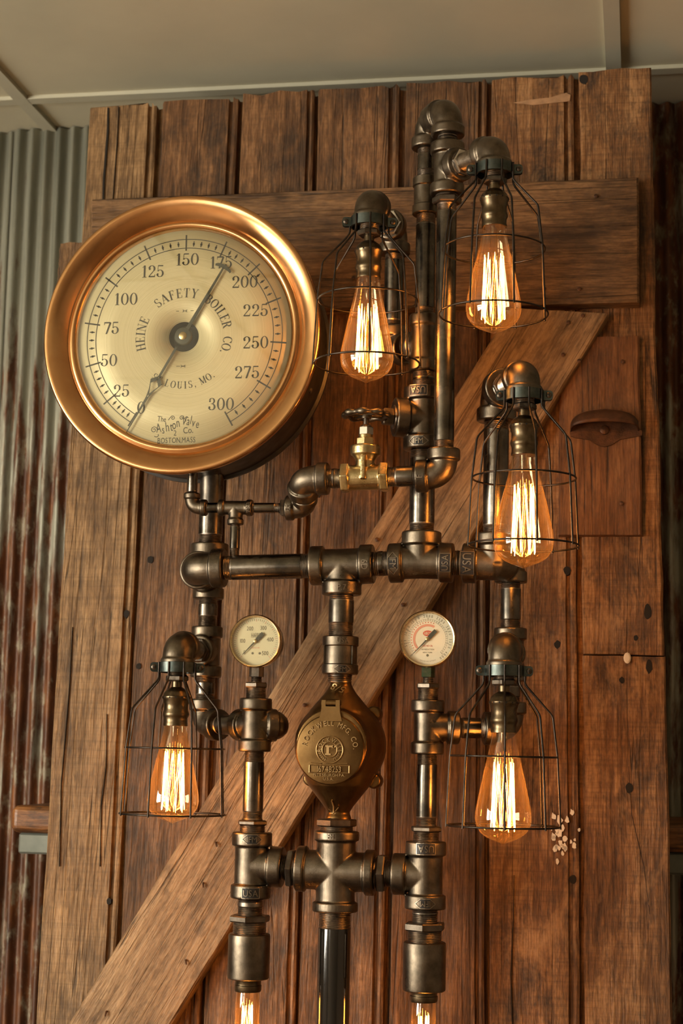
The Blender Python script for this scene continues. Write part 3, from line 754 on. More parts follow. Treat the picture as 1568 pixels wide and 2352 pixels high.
# ------------------------------------------------------------------ shelf the door leans on
sh = tag(empty('wall_shelf', (0.3, RY1-.014, 1.339)), 'thick oiled wooden shelf on a metal bar, sticking out behind the door', 'shelf')
b = slab('shelf_board', (-.551, .29, 1.3705), (1.3, RY1-.014, 1.4115), 'shelf_wood', sh)
regrain(b, R(90)); md = b.modifiers.new('round', 'BEVEL'); md.width = .011; md.segments = 4
slab('support_bar', (-.540, .30, 1.339), (1.29, RY1-.014, 1.370), 'zinc_sheet', sh).modifiers.new('round', 'BEVEL').width = .003

# ------------------------------------------------------------------ table that carries the lamp (below the frame)
TZ = 0.90
tb = tag(empty('side_table', (0, -.22, 0)), 'dark wooden side table under the pipe lamp', 'table')
o = slab('table_top', (-.42, -.50, TZ-.035), (.42, .085, TZ), 'table_wood', tb); o.modifiers.new('round', 'BEVEL').width = .004
for sx in (-1, 1):
    for y in (-.45, -.09): slab('leg', (sx*.37-.025, y-.025, 0), (sx*.37+.025, y+.025, TZ-.035), 'table_wood', tb)

# ------------------------------------------------------------------ the pipe lamp
cross_c = at(771, 2001, 0); X0 = cross_c.x
lamp = tag(empty('pipe_lamp', (X0, 0, TZ)), 'tall industrial lamp of black iron pipe with caged bulbs and a large brass-rimmed pressure gauge', 'lamp')
# nominal size: pipe radius, body radius, collar radius, collar length, arm length
SZ = {'1': (.0167, .0218, .0262, .018, .0425), '34': (.01335, .0178, .0215, .0155, .0350), '12': (.01065, .0140, .0172, .011, .0275),
      '14': (.0069, .0094, .0113, .0085, .0235), '114': (.0211, .0252, .0292, .0125, .0512)}
def remesh(o, vox, it=4):
    m = o.modifiers.new('cast', 'REMESH'); m.mode = 'VOXEL'; m.voxel_size = vox; m.use_smooth_shade = True
    m = o.modifiers.new('soften', 'SMOOTH'); m.factor = 0.5; m.iterations = it
def fitting(name, c, arms, size, mat='cast_iron', vox=None, elbow=False, parent=None, collar_scale=1.0):
    """arms: list of directions or (direction, size, length); cast fitting as one continuous surface"""
    c = Vector(c); mb = MB(); S = SZ[size]
    A = []
    for a in arms:
        if isinstance(a, tuple):
            d = Vector(a[0]).normalized(); s = SZ[a[1]] if len(a) > 1 and a[1] else S; ln = a[2] if len(a) > 2 else s[4]
        else: d, s, ln = Vector(a).normalized(), S, S[4]
        A.append((d, s, ln))
    if elbow:
        (d1, s1, l1), (d2, s2, l2) = A
        p1 = c + d1*(l1 - s1[3]); p2 = c + d2*(l2 - s2[3]); pts = []; rs = []
        for i in range(15):
            t = i/14; k = .62
            q1 = p1.lerp(c, k); q2 = p2.lerp(c, k)
            pts.append(p1*(1-t)**3 + q1*3*t*(1-t)**2 + q2*3*t*t*(1-t) + p2*t**3); rs.append(s1[1]*(1-t) + s2[1]*t)
        e = pts[0] + d1*.002; f = pts[-1] + d2*.002
        mb.tube([e] + pts + [f], [rs[0]] + rs + [rs[-1]], 32)
    else:
        vs_ = [(S[1], 20)]
        n = 12
        prof = [(-S[1]*math.cos(PI*i/n), max(S[1]*math.sin(PI*i/n), .0002)) for i in range(n+1)]
        mb.lathe(c, A[0][0], prof, 28)
    for d, s, ln in A:
        br = s[2]*collar_scale; bl = s[3]
        if not elbow: mb.lathe(c, d, [(0, s[1]), (ln - bl + .001, s[1])], 36)
        mb.lathe(c, d, [(ln - bl, s[1]*.9), (ln - bl, br - .0012), (ln - bl + .0012, br), (ln - .0015, br), (ln, br - .0014), (ln, s[0]*.6)], 40)
    o = mb.build(name, mat, parent or lamp, c, smooth=0)
    o.data.shade_smooth()
    remesh(o, vox or (.00115 if S[2] > .02 else .0008), 4)
    return o
def pipe(A, B, r, ta=.018, tb=.018, name='pipe', mat='black_pipe', pitch=None, parent=None, seg=32):
    """a straight pipe from A to B with cut threads at its ends"""
    A, B = Vector(A), Vector(B); d = dirto(A, B); ln = (B - A).length
    if ta + tb > ln*.98: ta = tb = ln*.49
    pitch = pitch or (.0021 if r > .015 else .0018 if r > .01 else .0013)
    prof = []; mi = []
    def thr(t0, t1, taper0, taper1):
        n = max(1, int(abs(t1 - t0)/pitch))
        for i in range(n):
            a = t0 + (t1 - t0)*i/n; b = t0 + (t1 - t0)*(i + .5)/n; f = i/n
            tp = taper0 + (taper1 - taper0)*f
            prof.append((a, r - tp - pitch*.42)); prof.append((b, r - tp)); mi.extend([1, 1])
    if ta: thr(0, ta, .0007, .0002)
    else: prof.append((0, r - .0004)); mi.append(0)
    prof.append((ta + .0004, r)); mi.append(0); prof.append((ln - tb - .0004, r)); mi.append(1 if tb else 0)
    if tb: thr(ln - tb, ln, .0002, .0007)
    prof.append((ln, r - .001)); mi.append(1)
    mb = MB().lathe(A, d, prof, seg, True, midx=mi[:len(prof)-1])
    return mb.build(name, [mat, 'thread_steel'], parent or lamp, (A+B)/2, smooth=50)
def run(ca, la, cb, lb, r, **kw):
    ca, cb = Vector(ca), Vector(cb); d = dirto(ca, cb)
    return pipe(ca + d*(la - .009), cb - d*(lb - .009), r, **kw)
def bushing(p, d, hexr, hexh, r1, l1, r2, l2, mat='hex_steel', turn=0.0, name='hex_bushing'):
    """hex collar at p along d; thread of radius r1 behind it and r2 in front"""
    p, d = Vector(p), Vector(d).normalized(); mb = MB().hexnut(p, d, hexr, hexh, .0015, 0, turn)
    def thr(o, dd, ln, r):
        n = max(1, int(ln/.0019)); prof = []
        for i in range(n): prof += [(ln*i/n, r - .0008), (ln*(i+.5)/n, r)]
        prof.append((ln, r - .0009)); mb.lathe(o, dd, prof, 28, True, 1)
    if l1: thr(p + d*.0005, -d, l1, r1)
    if l2: thr(p + d*(hexh - .0005), d, l2, r2)
    return mb.build(name, [mat, 'thread_steel'], lamp, p, smooth=30)
def coupling(name, p, d, r, ln, mat='cast_iron', ribs=True):
    p, d = Vector(p), Vector(d).normalized()
    prof = [(0, r*.7), (0, r-.0012), (.0012, r), (.012, r), (.0135, r-.0018), (ln-.0135, r-.0018), (ln-.012, r), (ln-.0012, r), (ln, r-.0012), (ln, r*.7)] if ribs else \
           [(0, r*.7), (0, r-.0018), (.0012, r-.0003), (.003, r), (ln-.003, r), (ln-.0012, r-.0003), (ln, r-.0018), (ln, r*.7)]
    return MB().lathe(p, d, prof, 40).build(name, mat, lamp, p, smooth=40)

# --- foot and pole
pole_top = cross_c - Z*(SZ['114'][4] - .010)
pipe((X0, 0, TZ + .012), pole_top, .0211, .02, .030, name='pole', mat='gloss_black', seg=48)
MB().lathe((X0, 0, TZ), Z, [(0, .13), (.006, .13), (.010, .126), (.012, .05), (.016, .045), (.030, .030), (.034, .0255), (.036, .0225)], 48).build('foot_flange', 'cast_iron', lamp, (X0, 0, TZ), smooth=30)

# --- cross and the two lower tees
LT = at(577, 1987, 0); RT = at(977, 2010, 0)
dL, dR = dirto(cross_c, LT), dirto(cross_c, RT)
crs = fitting('pipe_cross', cross_c, [Z, DOWN, dL, dR], '114')
cast_mark(crs, 'IFM', cross_c + Z*(.0512-.006), Z, .0292, .0060, n=Vector((-.1, -1, 0)), sx=.8)
lt = fitting('pipe_tee', LT, [Z, DOWN, -dL], '1'); rt = fitting('pipe_tee', RT, [Z, DOWN, -dR], '1')
cast_mark(lt, 'IFM', LT + Z*(.0425-.0085), Z, .0262, .0075, frame='diamond'); cast_mark(lt, 'USA', LT - Z*(.0425-.0085), Z, .0262, .0080, frame='box')
cast_mark(rt, 'USA', RT + Z*(.0425-.0085), DOWN, .0262, .0085, frame='box'); cast_mark(rt, 'IFM', RT - Z*(.0425-.0085), DOWN, .0262, .0075, frame='diamond')
for c, d, T in ((cross_c, dL, LT), (cross_c, dR, RT)):
    gap = (T - c).length - .0512 - .0425
    bushing(c + d*(.0512 + .0035), d, .0258, max(.007, gap*.45), .0211, .010, .0167, gap*.55 + .008)

# --- lower hanging lamps: bushing, coupling, socket rim, tubular bulb
def filament(c, L0, L1, r0, r1, n, parent, rad=.00050, ztop=0):
    pts = []
    for i in range(n):
        a = 2*PI*i/n; b = 2*PI*(i+.5)/n
        pts.append(c + Vector((r0*math.cos(a), r0*math.sin(a), -L0 - .002*math.sin(7*i)))); pts.append(c + Vector((r1*math.cos(b)*1.0, r1*math.sin(b), -L1 + .002*math.cos(5*i))))
    o = MB().tube(pts, rad, 5, closed=True).build('filament', 'filament_glow', parent, c, smooth=60)
    return o
def tube_bulb(c, r, ln, parent):
    """c: where the glass leaves the socket; hangs down"""
    prof = [(-.004, r*.9), (.004, r*.97), (.012, r), (ln-.02, r), (ln-.008, r*.86), (ln-.002, r*.5), (ln, r*.12)]
    b = MB().lathe(c, DOWN, prof, 28).build('light_bulb', 'bulb_glass', parent, c, smooth=60)
    filament(c, .016, ln - .03, .0065, .0078, 6, b)
    return b
def lower_light(T, zt):
    """zt: list of heights: hex top, hex bottom, coupling top, coupling bottom, rim bottom"""
    hx0, hx1, c0, c1, rim = zt; x, y = T.x, T.y
    P = lambda z: Vector((x, y, z))
    pipe(P(T.z - .034), P(hx0 - .002), .0167, .0135, .0135, name='nipple', mat='thread_steel')
    bushing(P(hx0), DOWN, .0272, hx0 - hx1, .0160, .004, .0218, hx1 - c0 + .006)
    coupling('pipe_coupling', P(c0), DOWN, .0272, c0 - c1, ribs=False)
    h = c1 - rim
    MB().lathe(P(c1 + .004), DOWN, [(0, .012), (0, .0178), (.004, .0178), (.0055, .0168), (h*.7, .0168), (h*.75, .0176), (h + .002, .0174), (h + .004, .0165), (h+.004, .012)], 32).build('socket_rim', 'socket_brass', lamp, P(c1), smooth=40)
    tube_bulb(P(rim - .001), .0156, .105, lamp)
zr = lambda px, py, y=0.0: at(px, py, y).z
lower_light(LT, [zr(572, v) for v in (2102, 2117, 2144, 2248, 2277)])
lower_light(RT, [zr(977, v) for v in (2119, 2137, 2163, 2276, 2301)])

# --- side columns with the two small gauges
def column(T, pxx, ytee, hex_y, side_dirs, name):
    x, y = T.x, T.y; P = lambda z: Vector((x, y, z))
    zt = zr(pxx, ytee); zh0, zh1 = zr(pxx, hex_y[0]), zr(pxx, hex_y[1])
    bushing(P(zh1), Z, .0208, zh0 - zh1, .0168, zh1 - (T.z + .0425) + .006, .0134, .003, turn=.3)
    pipe(P(zh0 - .002), P(zt - .026), .01335, .014, .022)
    f = fitting(name, P(zt), [Z, DOWN] + side_dirs, '34'); return P(zt), f
LC_z = zr(583, 1665)
LBK = .07                       # depth of the rear left riser
LE = at(469, 1658, LBK); LE.z = LC_z
LCc = Vector((LT.x, LT.y, LC_z)); dLE = dirto(LCc, LE)
PLUG = Vector((.86, .42, 0)).normalized()
lcol, lfit = column(LT, 583, 1665, (1884, 1895), [dLE, (PLUG, '34', .029)], 'pipe_cross')
MB().lathe(lcol + PLUG*.0285, PLUG, [(0, .0165), (.001, .0185), (.004, .0180), (.009, .0150), (.014, .010), (.0155, .006)], 28).build('round_plug', 'cast_iron', lamp, lcol + PLUG*.03, smooth=50)
RBK = .03
RE = at(1176, 1664, RBK); RCz = zr(978, 1670); RE.z = RCz
RCc = Vector((RT.x, RT.y, RCz)); dRE = dirto(RCc, RE)
rcol, rfit = column(RT, 978, 1670, (1898, 1910), [(dRE, '34', .041)], 'pipe_tee')
def small_gauge(c, R0, ztop_fit, kind, label):
    """c: middle of the dial; stands on a stem screwed in the column top"""
    x, y = c.x, 0.0; P = lambda z: Vector((x, y, z))
    z0 = ztop_fit + .035                       # top of the tee
    zs = c.z - R0*.94
    H = zs - z0
    bushing(P(z0 + H*.33), Z, .0160, H*.17, .0134, H*.33 + .006, .0072, H*.30, turn=.2)
    mb = MB(); s = .0088 if kind == 'psi' else .0082
    q = [(s, s*.55), (s*.55, s), (-s*.55, s), (-s, s*.55), (-s, -s*.55), (-s*.55, -s), (s*.55, -s), (s, -s*.55)]
    mb.prism(q, P(z0 + H*.68), X, Y, Z, H*.42)
    g = empty('small_gauge', c, lamp); g['label'] = label
    mb.build('stem', 'hex_steel' if kind == 'psi' else 'green_patina', g, P(z0 + H*.8), smooth=30)
    Y0 = -.016
    o = lambda yy: Vector((c.x, yy, c.z))
    MB().lathe(o(.017), FRONT, [(0, R0*.86), (.002, R0*.93), (.024, R0*.95), (.026, R0*.93), (.026, R0*.5)], 48).build('case', 'gloss_black' if kind == 'psi' else 'socket_brass', g, o(0), smooth=40)
    MB().lathe(o(-.006), FRONT, [(0, R0*.93), (0, R0*.975), (.002, R0), (.0085, R0), (.0105, R0*.985), (.0115, R0*.955), (.0112, R0*.915), (.009, R0*.895), (.003, R0*.885)], 56, False).build('bezel', 'rim_brass', g, o(0), smooth=50)
    yd = -.0105
    MB().lathe(o(-.0085), FRONT, [(0, R0*.9), (.002, R0*.9)], 48).build('dial', 'dial_cream' if kind == 'psi' else 'dial_white', g, o(yd), smooth=30)
    MB().lathe(o(-.0148), FRONT, [(0, R0*.905), (.0008, R0*.905)], 48).build('glass', 'gauge_glass', g, o(-.0152), smooth=30)
    put = lambda a, b, zz=0: Vector((c.x + a, yd - .00025 - zz, c.z + b))
    rd = R0*.9
    blk, red, pnk = MB(), MB(), MB()
    def tick(mb, a, r0, r1, w):
        d = Vector((math.cos(R(a)), math.sin(R(a)), 0)); n = Vector((-d.y, d.x, 0))*w/2
        mb.add([put(*(d*r0 + n)[:2]), put(*(d*r0 - n)[:2]), put(*(d*r1 - n)[:2]), put(*(d*r1 + n)[:2])], [(0,1,2,3)])
    def ring(mb, r0, r1, a0, a1, z=0):
        n = max(8, int(abs(a1-a0)/6)); vs = []
        for i in range(n+1):
            a = R(a0 + (a1-a0)*i/n)
            vs += [put(r0*math.cos(a), r0*math.sin(a), z), put(r1*math.cos(a), r1*math.sin(a), z)]
        mb.add(vs, [(2*i, 2*i+1, 2*i+3, 2*i+2) for i in range(n)])
    if kind == 'psi':
        A0, A1 = 227, -47
        for i in range(51):
            a = A0 + (A1-A0)*i/50
            tick(red if i % 5 == 0 else blk, a, rd*(.82 if i % 5 == 0 else .85), rd*.93, .00035 if i % 5 else .0005)
        for s, (u, v) in (('0', (-.47, -.46)), ('100', (-.56, .015)), ('200', (-.26, .53)), ('300', (.31, .56)), ('400', (.61, .08)), ('500', (.41, -.49))):
            flat_text(blk, s, u*rd, v*rd, rd*.17, 'sans', .72, put=put, gap=.16)
        flat_text(blk, 'HARRIS', -.0*rd, .25*rd, rd*.2, 'sans', .42, put=put, gap=.14)
        flat_text(red, 'USE NO OIL', 0, -.27*rd, rd*.06, 'sans', .8, put=put)
        for u in (-.12, .18):
            blk.add([put(u*rd + rd*.05*math.cos(2*PI*k/12), -.5*rd + rd*.05*math.sin(2*PI*k/12)) for k in range(12)], [tuple(range(12))])
        blk.build('scale_print', 'print_grey', g, o(yd), smooth=0); red.build('red_print', 'print_pink', g, o(yd), smooth=0)
        ang = 226
    else:
        A0, A1 = 225, -45
        for i in range(41):
            a = A0 + (A1-A0)*i/40; tick(blk, a, rd*.70, rd*(.84 if i % 5 == 0 else .77), .00045 if i % 5 == 0 else .0003)
        ring(blk, rd*.70, rd*.705, A0, A1); ring(blk, rd*.77, rd*.775, A0, A1)
        for i, s in enumerate(('0', '500', '1000', '1500', '2000', '2500', '3000', '3500', '4000')):
            a = A0 + (A1-A0)*i/8; hw = 4.5*len(s)*.72
            arc_text(blk, s, rd*.89, a + hw, a - hw, rd*.10, 'sans', .75, put=put, gap=.12)
        ring(pnk, rd*.49, rd*.58, 222, 62)
        for i in range(17): tick(red, 222 - i*9.5, rd*.625, rd*.665, .0011)
        vs = [put(.0 + rd*.19*math.cos(2*PI*k/24), rd*.22 + rd*.115*math.sin(2*PI*k/24)) for k in range(24)]
        red.add(vs, [tuple(range(24))])
        wht = MB(); p2 = lambda a, b, zz=0: put(a, b, .00015)
        flat_text(wht, 'AIRCO', 0, rd*.22, rd*.11, 'sans', .62, put=p2); wht.build('logo_print', 'print_pale', g, o(yd), smooth=0)
        flat_text(red, 'USE NO OIL', 0, -.26*rd, rd*.07, 'sans', .8, put=put)
        flat_text(blk, 'AIR REDUCTION', 0, -.40*rd, rd*.055, 'sans', .9, put=put); flat_text(blk, 'NEW YORK', 0, -.52*rd, rd*.055, 'sans', .9, put=put)
        arc_text(blk, 'GAUGE NO. 8470570', rd*.86, 250, 292, rd*.04, 'sans', .8, put=put, inward=True)
        blk.add([put(rd*.05*math.cos(2*PI*k/12), -.63*rd + rd*.05*math.sin(2*PI*k/12)) for k in range(12)], [tuple(range(12))])
        blk.build('scale_print', 'print_grey', g, o(yd), smooth=0); red.build('red_print', 'print_red', g, o(yd), smooth=0); pnk.build('red_band', 'print_pink', g, o(yd), smooth=0)
        ang = 226
    d = Vector((math.cos(R(ang)), 0, math.sin(R(ang)))); n = Vector((-d.z, 0, d.x)); t = rd*.78; b = rd*.46
    nb = MB()
    nb.prism([(t, -.0003), (t, .0003), (.1*rd, .0009), (0, .0016), (-.15*rd, .0026), (-b, .0026), (-b, -.0026), (-.15*rd, -.0026), (0, -.0016), (.1*rd, -.0009)], o(yd - .0018), d, n, FRONT, .0006)
    nb.build('needle', 'needle_black', g, o(yd), smooth=0)
    MB().lathe(o(yd), FRONT, [(0, .0026), (.003, .0026), (.0035, .0018)], 16).build('hub', 'valve_brass', g, o(yd), smooth=40)
    return g
GL = at(578, 1474, 0); GL.x = LT.x
small_gauge(Vector((LT.x, 0, zr(576, 1474))), .0352, LC_z, 'psi', 'small cream dial gauge reading to five hundred')
small_gauge(Vector((RT.x, 0, zr(970, 1469))), .0372, RCz, 'oxy', 'small white dial gauge with a red band and oval emblem')

# --- left rear riser: elbow, tee, pipe up to the gauge
le = fitting('pipe_elbow', LE, [-dLE, Z], '34', elbow=True)
cast_mark(le, '7', LE - dLE*.020, Z, .0185, .0075, n=Vector((0, -1, 0)))
run(lcol, .035, LE, .035, .01335, ta=.013, tb=.013, name='nipple')
L4 = at(409, 1486, -.035)
LT2 = Vector((LE.x, LBK, L4.z)); d4 = dirto(LT2, L4)
fitting('pipe_tee', LT2, [Z, DOWN, (d4, '34', .033)], '34')
run(LE, .035, LT2, .035, .01335, ta=.016, tb=.016)
bar_l = at(446, 1306, 0); bar_t1 = Vector((X0, 0, zr(780, 1298)))
dbl = dirto(bar_l, bar_t1)
LRT = Vector((LE.x, LBK, bar_l.z)); dlr = dirto(bar_l, LRT)
be = fitting('pipe_elbow', bar_l, [dbl, (dlr, '1', .034)], '1', elbow=True)
fitting('pipe_tee', LRT, [Z, (DOWN, '34', .035), (-dlr, '1', .034)], '1')
run(LT2, .035, LRT, .035, .01335, ta=.024, tb=.016)

# --- main bar
tee2 = Vector((at(967, 1291, 0).x, 0, zr(967, 1291))); rf = Vector((at(1137, 1295, 0).x, 0, zr(1137, 1295)))
d12, d2r = dirto(bar_t1, tee2), dirto(tee2, rf)
t1 = fitting('pipe_tee', bar_t1, [-dbl, d12, (DOWN, '1', .0400)], '1'); t2 = fitting('pipe_tee', tee2, [-d12, d2r, (Z, '1', .0400)], '1')
cast_mark(t1, 'P.7', bar_t1 - Z*(.040-.0085), Z, .0262, .0075); cast_mark(t1, '6D', bar_t1 + d12*(.0425-.0085), d12, .0262, .0085)
cast_mark(t2, 'IFM', tee2 - d12*(.0425-.0085), d12, .0262, .0085, frame='diamond'); cast_mark(t2, 'USA', tee2 + d2r*(.0425-.0085), -d2r, .0262, .0085, frame='box')
run(bar_l, .0425, bar_t1, .0425, .0167, ta=.020, tb=.020); run(bar_t1, .0425, tee2, .0425, .0167, ta=.016, tb=.016, name='nipple')
run(tee2, .0425, rf, .0425, .0167, name='nipple')
# corner fitting at the right end: pipe in, riser up, drop down behind
rdn = Vector((at(1173, 1310, RBK).x, RBK, rf.z - .002))
mb = MB(); S = SZ['1']
mb.lathe(rf, -d2r, [(0, S[1]), (.026, S[1])], 36).lathe(rf, -d2r, [(.024, S[1]*.9), (.0245, S[2]-.0012), (.026, S[2]), (.041, S[2]), (.0425, S[2]-.0014), (.0425, .01)], 40)
mb.lathe(rf, Z, [(0, S[1]), (.025, S[1])], 36).lathe(rf, Z, [(.024, S[1]*.9), (.0245, S[2]-.0012), (.026, S[2]), (.0385, S[2]), (.040, S[2]-.0014), (.040, .01)], 40)
mb.tube([rf - d2r*.004, rf, rf + d2r*.010 + Y*.008, rdn + Z*.004 - X*.004, rdn - Z*.004, rdn - Z*.016], [S[1], S[1], S[1]*.98, .0195, .0185, .0178], 28)
mb.lathe(rdn, DOWN, [(.004, .015), (.0045, .0203), (.006, .0215), (.0185, .0215), (.020, .0200), (.020, .01)], 36)
rfo = mb.build('corner_fitting', 'cast_iron', lamp, rf, smooth=0); rfo.data.shade_smooth(); remesh(rfo, .00115)
cast_mark(rfo, 'USA', rf - d2r*(.0425-.008), d2r, .0262, .0110, frame='box'); cast_mark(rfo, '12F', rf + Z*(.040-.008), Z, .0262, .0070)

# --- centre: pipe, coupling, water meter
zc0, zc1 = zr(779, 1462), zr(779, 1549)
CP = lambda z: Vector((X0, 0, z))
pipe(CP(bar_t1.z - .031), CP(zc0 - .008), .0167, .016, .026)
cpl = coupling('pipe_coupling', CP(zc0), DOWN, .0238, zc0 - zc1)
cast_mark(cpl, 'USA', CP(zc0 - .0062), Z, .0238, .0068, n=Vector((.30, -1, 0))); cast_mark(cpl, 'IFM', CP(zc1 + .0062), Z, .0238, .0062, n=Vector((.30, -1, 0)), frame='diamond')
for s in (-1, 1):
    nrm = Vector((s*.80, -.6, 0)).normalized()
    MB().box((-.0011, -.0018, zc1+.013), (.0011, .0012, zc0-.013)).build('rib', 'cast_iron', cpl, (0,0,0), smooth=0).matrix_local = Matrix.Translation(CP(0) + nrm*.0222 - wpos(cpl)) @ Matrix.Rotation(math.atan2(nrm.x, -nrm.y), 4, 'Z')
mc = Vector((X0 + .001, .004, zr(780, 1712)))
zt_, zb_ = zr(779, 1564), zr(771, 1880)
pipe(CP(zc1 + .006), CP(zt_ - .002), .0163, .008, .008, name='nipple')
meter = empty('water_meter', mc, lamp); meter['label'] = 'brass water meter with a hinged round lid and raised lettering'
mb = MB()
RM = .0595
mb.lathe(mc + Y*.036, FRONT, [(0, .030), (.004, .046), (.012, RM-.003), (.022, RM), (.038, RM), (.050, RM-.002), (.062, .052), (.072, .047), (.090, .0455), (.098, .0455)], 56)
h = zt_ - mc.z
mb.lathe(mc, Z, [(0, .050), (.030, .048), (.045, .040), (.058, .0290), (.068, .0205), (h*.92, .0150), (h*.97, .0135), (h + .001, .0135)], 44)
h2 = mc.z - zb_
mb.lathe(mc, DOWN, [(0, .050), (.034, .048), (.052, .040), (.066, .0290), (.078, .0195), (h2*.92, .0142), (h2*.97, .0165), (h2, .0172), (h2+.002, .0172)], 44)
for sx, sz in ((.041, .042), (.043, -.045), (-.041, -.044)):
    mb.lathe(mc + Vector((sx, .036, sz)), FRONT, [(0, .0105), (.018, .0105), (.022, .0088)], 20)
    mb.tube([mc + Vector((sx, .026, sz)), mc + Vector((sx*.5, .020, sz*.5))], .010, 12)
o = mb.build('meter_body', 'meter_brass', meter, mc, smooth=0); o.data.shade_smooth(); remesh(o, .0014, 6)
YL = mc.y - .0630
lc = Vector((mc.x - .001, YL, mc.z - .006))
LR = .0435
lid = MB().lathe(lc + Y*.004, FRONT, [(0, LR), (.004, LR+.0008), (.0058, LR-.0006), (.0066, LR-.004), (.0072, LR*.5), (.0074, .0005)], 60)
lid.prism([(-.0150, .036), (.0150, .036), (.0125, .046), (.0118, .052), (.0118, .0625), (.0065, .0625), (.0065, .0545), (-.0065, .0545), (-.0065, .0625), (-.0118, .0625), (-.0118, .052), (-.0125, .046)], lc + Y*.002, X, Z, FRONT, .0070)
lid.build('lid', 'meter_brass', meter, lc, smooth=35)
MB().tube([lc + Vector((-.0125, 0, .0590)), lc + Vector((.0125, 0, .0590))], .0030, 14).tube([lc + Vector((-.0062, .006, .0585)), lc + Vector((-.0062, -.0005, .0590)), lc + Vector((.0062, -.0005, .0590)), lc + Vector((.0062, .006, .0585))], .0046, 12).build('hinge', 'meter_brass', meter, lc + Z*.059, smooth=50)
put = lambda a, b, zz=0: Vector((lc.x + a, YL - .0036 - .0006*max(0, 1 - math.hypot(a, b)/.03) - zz, lc.z + b))
mb = MB(); E = .0011
arc_text(mb, 'ROCKWELL MFG. CO.', .0335, 172, 2, .0066, 'sans', .85, .0, E, put, gap=.16, space=.55)
arc_text(mb, 'ROCKWELL', .0133, 192, -12, .0052, 'sans', .8, .0, E, put, gap=.12, cy=-.0005)
for a0, b0, a1, b1 in ((-.0042, -.0060, -.0006, .0050), (-.0060, -.0066, .0016, -.0048), (-.0058, .0036, -.0020, .0056), (-.0008, .0030, .0040, .0054)):
    mb.add([put(p, q, zz) for zz in (-.001, E) for p, q in ((a0, b0), (a1, b0), (a1, b1), (a0, b1))], [(0,3,2,1),(4,5,6,7),(0,1,5,4),(1,2,6,5),(2,3,7,6),(3,0,4,7)])
flat_text(mb, '16748253', 0, -.0243, .0072, 'sans', .80, .001, 0, .12, E, put)
flat_text(mb, 'PITTSBURGH PA.', 0, -.0316, .0036, 'sans', 1.0, -.0004, 0, .18, E, put); flat_text(mb, 'U.S.A.', -.001, -.0365, .0034, 'sans', 1.0, -.0010, 0, .2, E, put)
mb.build('lettering', 'brass_worn', meter, lc, smooth=30)
def ringmesh(mb, r, w, n=48, cy=0.0, a0=0, a1=360):
    pts = [put(r*math.cos(R(a0+(a1-a0)*i/n)), cy + r*math.sin(R(a0+(a1-a0)*i/n)), .0004) for i in range(n + (0 if a1-a0 == 360 else 1))]
    mb.tube(pts, w, 6, closed=(a1-a0 == 360))
mb = MB(); ringmesh(mb, .0170, .0009); ringmesh(mb, .0096, .0008); 
for s in (-1, 1):
    for k in range(6):
        a = R(-90 + s*(22 + k*11)); q = Vector((.0133*math.cos(a), .0133*math.sin(a)))
        for e in (-1, 1): mb.tube([put(q.x, q.y, .0003), put(q.x + .0022*math.cos(a + e*.9 + s*1.5), q.y + .0022*math.sin(a + e*.9 + s*1.5), .0003)], .0005, 5)
mb.tube([put(.0052 + .0019*math.cos(2*PI*i/16), .0040 + .0019*math.sin(2*PI*i/16), .0004) for i in range(16)], .0007, 6, closed=True)
fr = [(-.0255, -.0290), (.0255, -.0290), (.0255, -.0195), (-.0255, -.0195)]
for i in range(4): mb.tube([put(*fr[i], .0006), put(*fr[(i+1) % 4], .0006)], .0008, 6)
mb.tube([put(-.024, -.0165, 0), put(-.010, -.0175, 0)], .0008, 6).tube([put(.010, -.0175, 0), put(.023, -.0170, 0)], .0008, 6)
mb.build('emblem', 'brass_worn', meter, lc, smooth=50)
pa = on_cylinder((X0, mc.y, mc.z), Z, Vector((-.14, -1, 0)), .0165)
mb = MB(); ph = lambda a, b, zz=0: pa(a, b, zz + .004 + max(0, (.076 - abs(b)))*.55)
flat_text(mb, '5/8', .003, .0735, .0080, 'sans', .9, .0012, R(180-25), .12, E*1.2, ph)
mb.tube([ph(0, -.071, .0028), ph(.001, -.078, .0016), ph(.001, -.086, .0006)], .0009, 6).tube([ph(-.004, -.081, .0012), ph(.001, -.087, .0006), ph(.006, -.0795, .0014)], .0009, 6)
tag(mb.build('cast_marks', 'brass_worn', meter, mc, smooth=40), kind='stuff')
# bushing between the meter and the cross
zh0, zh1 = zr(771, 1881), zr(771, 1898)
bushing(CP(zh0), DOWN, .0262, zh0 - zh1, .014, .002, .0213, zh1 - (cross_c.z + .0512) + .008, turn=.15)

# --- tall rear column
tc = Vector((tee2.x, 0, zr(967, 962))); PL = Vector((-.93, -.36, 0)).normalized()
ct = fitting('pipe_tee', tc, [Z, DOWN, (PL, '1', .040)], '1')
cast_mark(ct, 'USA', tc + Z*(.0425-.0085), DOWN, .0262, .0085, n=Vector((-.16, -1, 0)), frame='box'); cast_mark(ct, 'IFM', tc - Z*(.0425-.0085), Z, .0262, .0075, n=Vector((-.1, -1, 0)), frame='diamond')
bushing(tc + PL*.0405, PL, .0120, .015, .0160, .006, .01, 0, mat='cast_iron', name='hex_plug')
run(tee2, .040, tc, .0425, .0167, ta=.020, tb=.020)
t3 = Vector((tee2.x, 0, zr(966, 789)))
L1 = at(849, 466, -.075); F1 = Vector((at(904, 690, .045).x, .045, 0)); F1.z = t3.z
d3 = dirto(t3, F1)
fitting('pipe_tee', t3, [(Z, '34', .039), (DOWN, '34', .039), (d3, '34', .030)], '34', collar_scale=.95)
run(t3, .039, tc, .0425, .0150, ta=.018, tb=.018)
fitting('pipe_elbow', F1, [(-d3, '34', .028), Z], '34', elbow=True)
